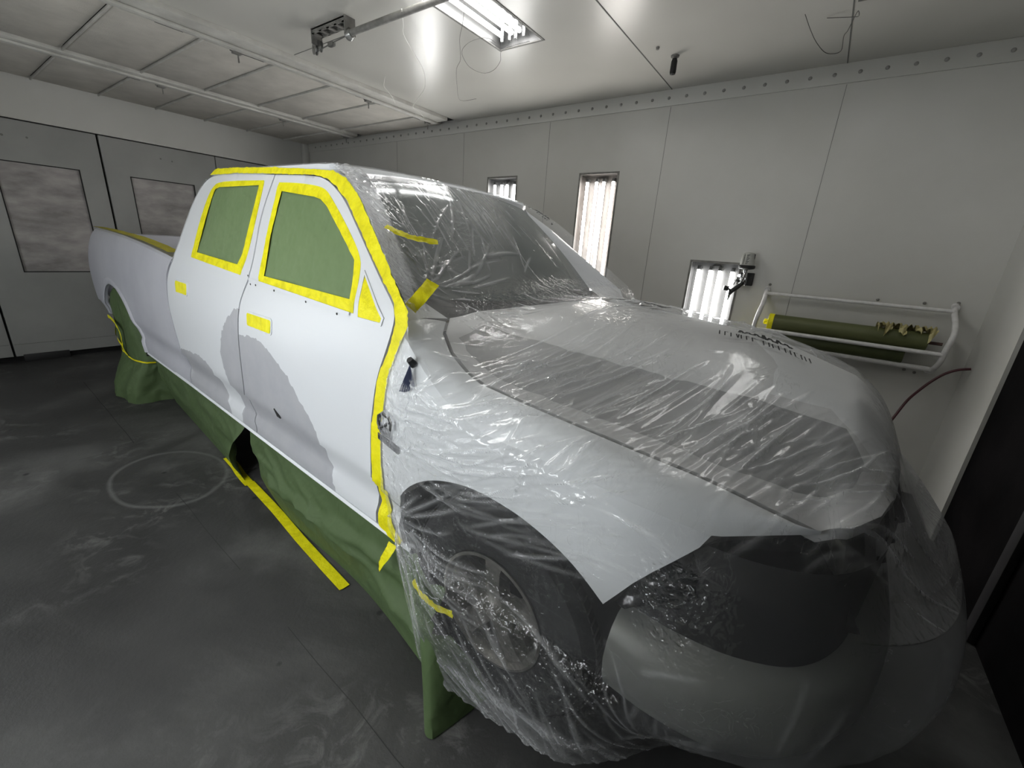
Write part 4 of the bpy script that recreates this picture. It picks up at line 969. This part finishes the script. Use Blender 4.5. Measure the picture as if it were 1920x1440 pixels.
# floor tapes
def floortape(p,q,w,label):
    zz=lambda x:floorz(x)+.0062
    a=Vector((*p,zz(p[0]))); b=Vector((*q,zz(q[0]))); mid=(a+b)/2
    return strip3([a,a.lerp(b,.33)+Vector((0,.004,0)),a.lerp(b,.66)-Vector((0,.003,0)),b],w,(0,0,1),label,wob=.0015)
floortape((-2.56,.085),(-2.06,.045),.058,'short yellow tape strip on the floor at the curled paper end')
floortape((-2.09,.055),(-.80,-.025),.052,'long yellow tape strip holding the paper skirt to the floor')
# rear wheel cover --------------------------------------------------
lv=[(floorz(-4.6)+.003,-4.60,.17,.40,.31),(.0,-4.60,.17,.40,.29),(.14,-4.60,.18,.40,.24),(.24,-4.60,.18,.40,.20),(.30,-4.60,.18,.40,.185),(.42,-4.64,.19,.44,.195),(.56,-4.68,.2,.46,.195),(.70,-4.70,.2,.44,.19),(.82,-4.70,.2,.36,.18),(.90,-4.70,.21,.24,.16)]
def wc(u,v):
    t=v*(len(lv)-1); i=min(len(lv)-2,int(t)); f=t-i; z,cx,cy,hx,hy=[lv[i][k]+(lv[i+1][k]-lv[i][k])*f for k in range(5)]
    a=2*PI*u; ca,sa=math.cos(a),math.sin(a); n_=4.0; r=(abs(ca)**n_+abs(sa)**n_)**(-1/n_)
    w_=1+.05*math.sin(a*7+v*5)*min(1,abs(v-.42)*4)+.06*mnoise.noise(Vector((ca*2.2,sa*2.2,v*5)))+.035*(1-2*abs(mnoise.noise(Vector((ca*4,sa*4,v*9+5)))))
    return Vector((cx+hx*ca*r*w_,cy+hy*sa*r*w_,z))
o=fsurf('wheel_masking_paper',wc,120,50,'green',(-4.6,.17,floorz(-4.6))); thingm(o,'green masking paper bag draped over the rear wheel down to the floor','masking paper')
b=Vector((-4.6,.17,floorz(-4.6)))
def band(vc,h,tilt):
    vs=[];fs=[]; n_=80
    for i in range(n_+1):
        u=i/n_; vcc=vc+tilt*math.cos(2*PI*u)
        for s in (-1,1):
            p=wc(u,vcc+s*h); c_=Vector((-4.6,.18,p.z)); d=(p-c_); d.z=0; vs.append(p+d.normalized()*.008-b)
    fs=[(2*i,2*i+2,2*i+3,2*i+1) for i in range(n_)]
    t=frompy('tape_band',vs,fs,'tape',ang=70); t.parent=o; return t
band(.40,.013,.0); 
def upb(u,s):
    return None
vs=[];fs=[]; n_=24
for i in range(n_+1):
    f=i/n_; u=.60+.17*math.sin(f*3.0)*.6+.0*f; vv=.42+.30*f; u=.74-.13*f**.6*(1 if f>.5 else 1)
    for s in (-1,1):
        p=wc(u+s*.009,vv+s*.004); d=Vector((0,-1,0)); vs.append(p+d*.012-b)
fs=[(2*i,2*i+2,2*i+3,2*i+1) for i in range(n_)]
t=frompy('tape_band',vs,fs,'tape'); t.parent=o
strip3([(-5.25,.0,.54),(-5.02,-.012,.56),(-4.80,-.022,.545),(-4.64,-.028,.47),(-4.65,-.03,.31)],.035,(0,-1,0),'yellow tape strip wrapped over the green paper inside the rear wheel arch',wob=.005)
# ================================================================== PLASTIC SHEET
bpy.context.view_layer.update()
def collect(names):
    V=[];F=[]
    for ob in list(TR.children_recursive):
        if ob.type=='MESH' and ob.name.split('.')[0] in names:
            mw=TI@ob.matrix_world; k=len(V); V+=[mw@v.co for v in ob.data.vertices]; F+=[[k+i for i in p.vertices] for p in ob.data.polygons]
    return BVHTree.FromPolygons(V,F)
bvh=collect({'hood','front_fender','fender_shoulder','fender_tip','windshield','windshield_pillar','roof','cowl_panel','front_door','rear_door'})
# right hand boundary (rear -> nose)
Bd=[(-2.25,.285,1.905),(-1.9,.285,1.91),(-1.5,.285,1.905),(-1.25,.275,1.885),(-1.16,.262,1.867),(-1.08,.245,1.842),(-.911,.203,1.748),(-.75,.153,1.632),(-.56,.093,1.49),(-.45,.055,1.405),(-.41,.035,1.355),(-.36,.020,1.25),(-.28,-.010,1.18),(-.15,-.024,1.115),(.0,-.028,1.085),(.2,-.028,1.085),(.40,-.030,1.075),(.52,-.032,1.04),(.64,-.028,1.01),(.76,.0,.99),(.88,.06,.955),(.98,.15,.93),(1.07,.28,.90),(1.14,.44,.87),(1.185,.62,.85),(1.21,.80,.84),(1.22,.93,.84),(1.222,.975,.84)]
bl=[Vector(p) for p in catmull(Bd,10)]
bl=resample(bl,720); nS=len(bl); nV=320
for i in range(1,nS):
    if bl[i].x<=bl[i-1].x: bl[i].x=bl[i-1].x+1e-5
bx=np.array([p.x for p in bl]); by=np.array([p.y for p in bl]); bz=np.array([p.z for p in bl])
lb_=.0*np.exp(-((bx+.52)/.22)**2); 
yl=2-by+lb_; zl=bz+.0*np.exp(-((bx+.50)/.25)**2)+.06*np.exp(-((bx-.2)/.5)**2)
v=np.linspace(0,1,nV); 
# denser near the edges
Xg=np.repeat(bx[:,None],nV,1); Yg=by[:,None]+(yl-by)[:,None]*v[None,:]
Z=np.full_like(Xg,-1.0)
for i in range(nS):
    for j in range(nV):
        h=bvh.ray_cast(Vector((Xg[i,j],Yg[i,j],3)),Vector((0,0,-1)))
        if h[0] is not None: Z[i,j]=h[0].z
obst=np.where(Z>.9,Z+.007,-9)
lin=bz[:,None]+(zl-bz)[:,None]*v[None,:]
# gentle puff of trapped air over the far half of the hood
puff=.050*np.exp(-((Xg-.10)/.60)**2-((Yg-1.62)/.36)**2)+.015*np.exp(-((Xg-.78)/.25)**2-((Yg-1.30)/.38)**2)+.03*np.exp(-((Xg+.5)/.25)**2-((Yg-1.7)/.3)**2)
puff+=.012*np.exp(-((Xg+.0)/.5)**2-((Yg-.9)/.5)**2)
obst=np.where(obst>0,obst+puff,obst)
H=np.where(obst>0,obst,lin); H[:,0]=bz; H[:,-1]=zl; H[-1,:]=lin[-1]; H[0,:]=np.maximum(obst[0],lin[0])
for it in range(1300):
    A_=H.copy(); A_[1:-1,1:-1]=.25*(H[:-2,1:-1]+H[2:,1:-1]+H[1:-1,:-2]+H[1:-1,2:])
    A_=np.maximum(A_,obst); A_[:,0]=bz; A_[:,-1]=zl; A_[-1,:]=lin[-1]; A_[0,:]=H[0,:]; H=A_
# smooth a little so obstacle edges do not print through
for it in range(3):
    A_=H.copy(); A_[1:-1,1:-1]=.25*(H[:-2,1:-1]+H[2:,1:-1]+H[1:-1,:-2]+H[1:-1,2:]); H=np.maximum(A_,obst-.003)
# skirt on the right/front/left, hung from the boundary for x > -0.42
hem=[(-.45,.43),(-.36,.33),(-.26,.22),(-.15,.15),(0,.13),(.14,.15),(.35,.20),(.5,.24),(.7,.29),(.95,.38),(1.25,.44)]
hy=[(-.45,.0),(-.33,-.06),(-.15,-.11),(0,-.10),(.2,-.09),(.5,-.08)]
Te=[(.43,-.415),(.475,-.41),(.50,-.45),(.55,-.492),(.805,-.507),(.94,-.505),(1.018,-.488),(1.144,-.473),(1.25,-.437),(1.345,-.405)]
i0=int(np.searchsorted(bx,-.41)); nD=200
ring=[(bx[i],by[i],bz[i],0) for i in range(i0,nS)]
path2=[Vector((bx[i],by[i],0)) for i in range(nS)]
def skirt_pos(i,t):
    x,y,z0=bx[i],by[i],bz[i]
    d=(path2[min(i+1,nS-1)]-path2[max(i-1,0)]); d.normalize(); n_=Vector((d.y,-d.x,0))
    zh=interp(x,hem); z=z0+(zh-z0)*t
    wfront=float(smoothstep(.42,.72,x))
    # side hugging position
    gx=g(min(x,.5),z);     ys=gx-.015-.014*float(smoothstep(.85,1.05,z))*(x>-.3); ys=ys if z<z0-.06 else y+(ys-y)*((z0-z)/.06)
    bul=interp(x,hy)*float(smoothstep(.85,.30,z)); 
    sag=0
    A1=Vector((x,ys+bul+sag,z))
    tk=float(smoothstep(.60,1,t)); A2=Vector((x,y,z))+n_*(.050*math.sin(PI*min(1,t*1.25)) -.15*tk)
    p=A1.lerp(A2,wfront)
    # rear edge follows the tape
    wr=1-float(smoothstep(-.42,-.15,x))
    if wr>0: p.x+=(interp(z,Te)-(-.41))*wr if z>.43 else (-.005)*wr
    if z<.43 and wr>0: p.x+=.30*wr*(.43-z)/.3*.4
    return p,n_
SK=np.zeros((nS-i0,nD,3)); NK=np.zeros((nS-i0,3))
for a,i in enumerate(range(i0,nS)):
    for k in range(nD):
        p,n_=skirt_pos(i,k/(nD-1)); SK[a,k]=p
    NK[a]=n_
# unrolled coordinates
Ut=np.stack([Xg,Yg],-1)
Us=np.stack([SK[:,:,0], by[i0:,None]-(bz[i0:,None]-SK[:,:,2])],-1)
# for the front, unroll along the boundary arc
arc=np.concatenate([[0],np.cumsum(np.sqrt(np.diff(bx)**2+np.diff(by)**2))]); xa=np.where(bx>.4,.4+(arc-np.interp(.4,bx,arc)),bx)
Us[:,:,0]+= (xa-bx)[i0:,None]
R=[]
def ridge(x0,y0,x1,y1,w,h,c=0): R.append((x0,y0,x1,y1,w,h,c))
def fam(n,cx,cy,sx,sy,ang,da,l0,l1,w=(.003,.006),h=(.0015,.004)):
    for _ in range(n):
        x=rng.uniform(cx-sx,cx+sx); y=rng.uniform(cy-sy,cy+sy); a=ang+rng.normal(0,da); l=rng.uniform(l0,l1)
        ridge(x,y,x+math.cos(a)*l,y+math.sin(a)*l,rng.uniform(*w),rng.uniform(*h)*rng.choice([1,1,1,-.6]),rng.uniform(-.06,.06))
D_=math.radians
fam(70,.25,.12,.45,.10,D_(74),.10,.15,.50)            # across the hood side
fam(34,.70,.25,.16,.15,D_(60),.22,.12,.40)            # fan near the nose
fam(44,.0,1.0,.45,.35,D_(20),.5,.05,.22)              # crumples on the hood top
fam(20,.35,1.2,.35,.3,D_(55),.25,.2,.6,(.005,.009),(.002,.004))
fam(60,-.15,-.25,.28,.14,D_(28),.16,.15,.55)          # over the fender above the arch
fam(44,.25,-.12,.2,.12,D_(35),.5,.04,.16)             # short fender creases
fam(60,-.38,-.12,.12,.25,D_(80),.9,.05,.20)           # crumples beside the tape
fam(54,-1.02,.85,.14,.5,D_(4),.12,.05,.30)            # streaks down from the header
fam(26,-.75,.70,.20,.35,D_(150),.35,.08,.35)          # windscreen diagonals
fam(10,-.62,.55,.10,.25,D_(100),.4,.1,.3,(.005,.008),(.003,.006))
fam(40,-.45,.9,.10,.6,D_(10),.7,.05,.22,(.004,.007),(.002,.005))
fam(90,-.9,.28,.35,.06,D_(60),.8,.03,.12,(.003,.006),(.001,.004)) # doubled strip on pillar
fam(60,.1,-.75,.45,.25,D_(-35),.25,.10,.5)            # over the tyre
fam(50,.2,-.95,.35,.12,D_(-20),.12,.3,.9,(.003,.006),(.002,.005))   # gathered hem
fam(14,.9,-.5,.35,.35,D_(80),.5,.08,.30,(.004,.007),(.001,.002))     # creases at the nose
fam(12,.62,-.75,.12,.25,D_(60),.8,.10,.35,(.005,.010),(.002,.004))
fam(30,-.05,1.65,.45,.18,D_(-6),.10,.4,.9,(.004,.006),(.002,.004))
for k in range(20):
    a=D_(-58+5.5*k+rng.normal(0,2)); ridge(-.42,-.62,-.42+math.cos(a)*rng.uniform(.15,.6),-.62+math.sin(a)*rng.uniform(.15,.6),rng.uniform(.003,.005),rng.uniform(.003,.006),rng.uniform(-.1,.1))  # rays from the knot
for k in range(8):
    a=D_(20+9*k+rng.normal(0,2)); ridge(-.62,.33,-.62-.45*math.cos(a)*rng.uniform(.4,1),.33+math.sin(a)*rng.uniform(.15,.55),.004,.003)
fam(30,.15,.14,.42,.06,D_(72),.07,.35,.65,(.004,.006),(.002,.004))
fam(26,-.30,-.22,.20,.12,D_(24),.10,.35,.75,(.004,.006),(.002,.004))
fam(16,.78,.30,.12,.10,D_(66),.18,.25,.5,(.004,.006),(.002,.004))
for x0,y0,x1,y1 in ((-.10,.62,.02,1.02),(.02,1.02,-.02,1.15),(.30,.20,.42,.62),(.52,.18,.70,.60),(.60,.16,.86,.60),(.10,.14,.28,.55),(.0,.13,.10,.42),(-.12,.12,-.02,.36),(.70,.20,.93,.52),(.42,.16,.60,.50)): ridge(x0,y0,x1,y1,.0055,.006,.05)
R=[(a,b,c,d,max(w,.0048),h,q+random.uniform(-.12,.12)) for a,b,c,d,w,h,q in R]
def ridgefield(U):
    h=np.zeros(U.shape[:2]); f=np.zeros(U.shape[:2])
    for x0,y0,x1,y1,w,hh,c in R:
        lx,ly=x1-x0,y1-y0; l2=lx*lx+ly*ly; m=3.5*w+.02
        ok=(U[...,0]>min(x0,x1)-m)&(U[...,0]<max(x0,x1)+m)&(U[...,1]>min(y0,y1)-m)&(U[...,1]<max(y0,y1)+m)
        if not ok.any(): continue
        P=U[ok]; t=((P[:,0]-x0)*lx+(P[:,1]-y0)*ly)/l2; tc=np.clip(t,0,1)
        off=c*math.sqrt(l2)*4*tc*(1-tc)*0.35
        nx,ny=-ly/math.sqrt(l2),lx/math.sqrt(l2)
        dx=P[:,0]-x0-tc*lx-off*nx; dy=P[:,1]-y0-tc*ly-off*ny; d2=dx*dx+dy*dy
        pr_=np.sin(np.pi*np.clip(tc,.02,.98))**.5
        gss=np.exp(-d2/(w*w))*pr_; h[ok]+=hh*gss; f[ok]=np.maximum(f[ok],gss*min(1,abs(hh)/.004))
    return h,f
ht,ft_=ridgefield(Ut); hs,fs_=ridgefield(Us)
H2=H+ht*1.9+np.where(obst>0,0,0)
# long hanging folds on the skirt
tt=np.linspace(0,1,nD)[None,:]; aa=Us[:,:1,0]
fold=(.007*np.sin(aa*15+1.3*np.sin(aa*7)+tt*1.5)+.003*np.sin(aa*41+tt*3+2*np.sin(aa*11)))*smoothstep(.25,1,tt)*smoothstep(.5,.9,bx[i0:,None])
hs2=hs*1.6+fold
SK2=SK+NK[:,None,:]*hs2[...,None]
V_t=np.stack([Xg,Yg,H2],-1).reshape(-1,3); k0=len(V_t); ns=nS-i0
V_l=SK2.copy(); V_l[...,1]=2-V_l[...,1]+lb_[i0:,None]*(1-tt)
VV=np.concatenate([V_t,SK2[:,1:].reshape(-1,3),V_l[:,1:].reshape(-1,3)])
base=Vector((.9,.0,floorz(.9))); VV=VV-np.array(base)[None,:]
I=np.arange(nS*nV).reshape(nS,nV); q1=np.stack([I[:-1,:-1],I[1:,:-1],I[1:,1:],I[:-1,1:]],-1).reshape(-1,4)
nb=nD-1
J=np.concatenate([I[i0:,:1],(np.arange(ns*nb)+k0).reshape(ns,nb)],1); q2=np.stack([J[:-1,:-1],J[:-1,1:],J[1:,1:],J[1:,:-1]],-1).reshape(-1,4)
K=np.concatenate([I[i0:,-1:],(np.arange(ns*nb)+k0+ns*nb).reshape(ns,nb)],1); q3=np.stack([K[:-1,:-1],K[1:,:-1],K[1:,1:],K[:-1,1:]],-1).reshape(-1,4)
Q=np.concatenate([q1,q2,q3])
me=bpy.data.meshes.new('plastic_sheet'); me.vertices.add(len(VV)); me.vertices.foreach_set('co',VV.ravel())
me.loops.add(len(Q)*4); me.loops.foreach_set('vertex_index',Q.ravel()); me.polygons.add(len(Q)); me.polygons.foreach_set('loop_start',np.arange(0,len(Q)*4,4)); me.polygons.foreach_set('loop_total',np.full(len(Q),4)); me.update(calc_edges=True); me.validate()
me.polygons.foreach_set('use_smooth',[True]*len(me.polygons))
# fold / haze attributes by nearest original vertex (grid lookup)
allf=np.concatenate([ft_.reshape(-1),fs_[:,1:].reshape(-1),fs_[:,1:].reshape(-1)])
yb_=np.interp(Xg[:,0],bx,by)[:,None]
hz_t=.032+.42*(1-smoothstep(.115,.135,Yg-yb_))*smoothstep(-1.25,-1.15,Xg)*(1-smoothstep(-.60,-.52,Xg))+.12*smoothstep(.92,1.10,Xg)+.04*smoothstep(1.3,1.7,Yg)*smoothstep(-.5,-.3,Xg)+.03*smoothstep(-.55,-.3,Xg)*(1-smoothstep(.1,.6,Xg))+.17*smoothstep(-1.2,-1.1,Xg)*(1-smoothstep(-.62,-.50,Xg))*smoothstep(.12,.14,Yg-yb_)*(.6+.4*np.sin(Yg*5+Xg*3))
hz_s=.05*smoothstep(.80,1.0,SK[:,:,2])*(1-smoothstep(.35,.55,SK[:,:,0]))+.035*smoothstep(.85,1.08,bx[i0:,None])+.15*smoothstep(1.0,1.15,bx[i0:,None])+.16*(1-smoothstep(-.44,-.25,SK[:,:,0]))*smoothstep(.5,.9,SK[:,:,2])+.03*smoothstep(.6,1.0,bx[i0:,None])*np.ones_like(SK[:,:,0])+.07*smoothstep(.9,1,tt)*np.ones_like(SK[:,:,0])
allh=np.concatenate([hz_t.reshape(-1),hz_s[:,1:].reshape(-1),hz_s[:,1:].reshape(-1)])
cr_t=.55*np.exp(-((Xg+.47)/.10)**2)*smoothstep(.2,.5,Yg-yb_)+.5*smoothstep(.0,.02,.125-(Yg-yb_))*smoothstep(-1.25,-1.15,Xg)*(1-smoothstep(-.5,-.4,Xg))+.25*smoothstep(.86,1.0,Xg)+.35*np.exp(-((Xg-.02)/.16)**2-((Yg-.78)/.14)**2)
SX=SK[:,:,0]; SZ=SK[:,:,2]
cr_s=.28*(1-smoothstep(-.40,-.26,SX))*smoothstep(.45,.6,SZ)+.9*np.exp(-((SZ-(.30-.25*SX))/.05)**2)*(SX<.45)+.9*np.exp(-((SZ-.60)/.04)**2-((SX-.0)/.2)**2)*.6+.9*smoothstep(.84,.95,tt)+.35*(1-smoothstep(.5,.65,SZ))*(SX<.5)+.8*np.exp(-((SX-.60)/.09)**2-((SZ-.90)/.12)**2)+.35*np.exp(-((SX-.50)/.07)**2-((SZ-.50)/.10)**2)
hz_s=hz_s+.20*np.exp(-((tt-.90)/.022)**2)*(1-smoothstep(.4,.7,SX))+.05*np.exp(-((SZ-(.30-.25*SX))/.04)**2)*(SX<.45)
allh=np.concatenate([hz_t.reshape(-1),hz_s[:,1:].reshape(-1),hz_s[:,1:].reshape(-1)])
allc=np.concatenate([cr_t.reshape(-1),cr_s[:,1:].reshape(-1),cr_s[:,1:].reshape(-1)])
bl_t=.12+.45*smoothstep(.85,1.05,Xg); bl_s=.12+.68*(1-smoothstep(.70,.92,SZ))*smoothstep(-.3,-.1,SX)+.30*smoothstep(.6,.8,bx[i0:,None])*np.ones_like(SX)
bl_s=np.minimum(bl_s,.85)
allb=np.concatenate([bl_t.reshape(-1),bl_s[:,1:].reshape(-1),bl_s[:,1:].reshape(-1)])
at=me.attributes.new('blur','FLOAT','POINT'); at.data.foreach_set('value',allb.astype(np.float32))
at=me.attributes.new('crumple','FLOAT','POINT'); at.data.foreach_set('value',allc.astype(np.float32))
at=me.attributes.new('fold','FLOAT','POINT'); at.data.foreach_set('value',allf.astype(np.float32))
at=me.attributes.new('haze','FLOAT','POINT'); at.data.foreach_set('value',allh.astype(np.float32))
film_ob=link('plastic_sheet',me,None,'film',T@Matrix.Translation(base))
thingm(film_ob,'clear crinkled plastic sheet draped over the windscreen, hood and nose of the truck','plastic sheet')
# printed marks on the plastic
def zfilm(x,y):
    i=int(np.clip(np.searchsorted(bx,x),0,nS-1)); j=int(np.clip((y-by[i])/(yl[i]-by[i])*(nV-1),0,nV-1)); return float(H2[i,j])
def marks(p0,p1,lines,name_seed):
    rr=random.Random(name_seed); bm=bmesh.new(); p0=Vector(p0); p1=Vector(p1); d=(p1-p0); Ln=d.length; d.normalize(); n_=Vector((-d.y,d.x))
    for off,h,script in lines:
        s=0.0 if not script else Ln*.22
        end=Ln if not script else Ln*.82
        while s<end:
            w=rr.uniform(.010,.018)*(1.6 if script else 1)
            if rr.random()<.10 and not script: s+=w; continue
            pts=[]
            if script: pts=[(s,off+h*rr.uniform(.0,.3)),(s+w*.4,off+h*rr.uniform(.6,1.0)),(s+w*.8,off+h*rr.uniform(0,.3)),(s+w*1.1,off+h*.35)]
            else:
                k=rr.randint(0,3); pts=[[(s,off),(s,off+h)],[(s,off),(s,off+h),(s+w*.7,off+h)],[(s+w*.7,off),(s,off),(s,off+h),(s+w*.7,off+h)],[(s,off+h),(s+w*.35,off),(s+w*.7,off+h)]][k]
            th=.0022 if not script else .005
            for (a,b_),(c_,e_) in zip(pts,pts[1:]):
                A3=p0+d*a+n_*b_; B3=p0+d*c_+n_*e_; dd=(B3-A3); 
                if dd.length<1e-4: continue
                dd.normalize(); m_=Vector((-dd.y,dd.x))*th
                q=[A3-m_,B3-m_,B3+m_,A3+m_]; bm.faces.new([bm.verts.new(Vector((u_.x,u_.y,zfilm(u_.x,u_.y)+.002))-base) for u_ in q])
            s+=w*(1.25 if not script else 1.15)
    o=frombm('printed_lettering',bm,'gap',smooth=False); o.parent=film_ob; return o
marks((.40,.83),(.705,.90),[(0,.05,False),(.075,.075,True)],5)
marks((-1.235,1.66),(-.98,1.72),[(0,.02,False),(.03,.03,True)],3)
marks((-.147,1.10),(.087,.965),[(0,.05,False),(.09,.08,True)],8)
# ------------------------------------------------------------------ world & view
w=bpy.data.worlds.new('world'); bpy.context.scene.world=w; w.use_nodes=True
w.node_tree.nodes['Background'].inputs[0].default_value=(.5,.5,.5,1); w.node_tree.nodes['Background'].inputs[1].default_value=0.0
vs=bpy.context.scene.view_settings; bpy.context.scene.display_settings.display_device='sRGB'
vs.view_transform='Standard'; vs.look='None'; vs.exposure=0.0; vs.gamma=1.0; vs.use_curve_mapping=False
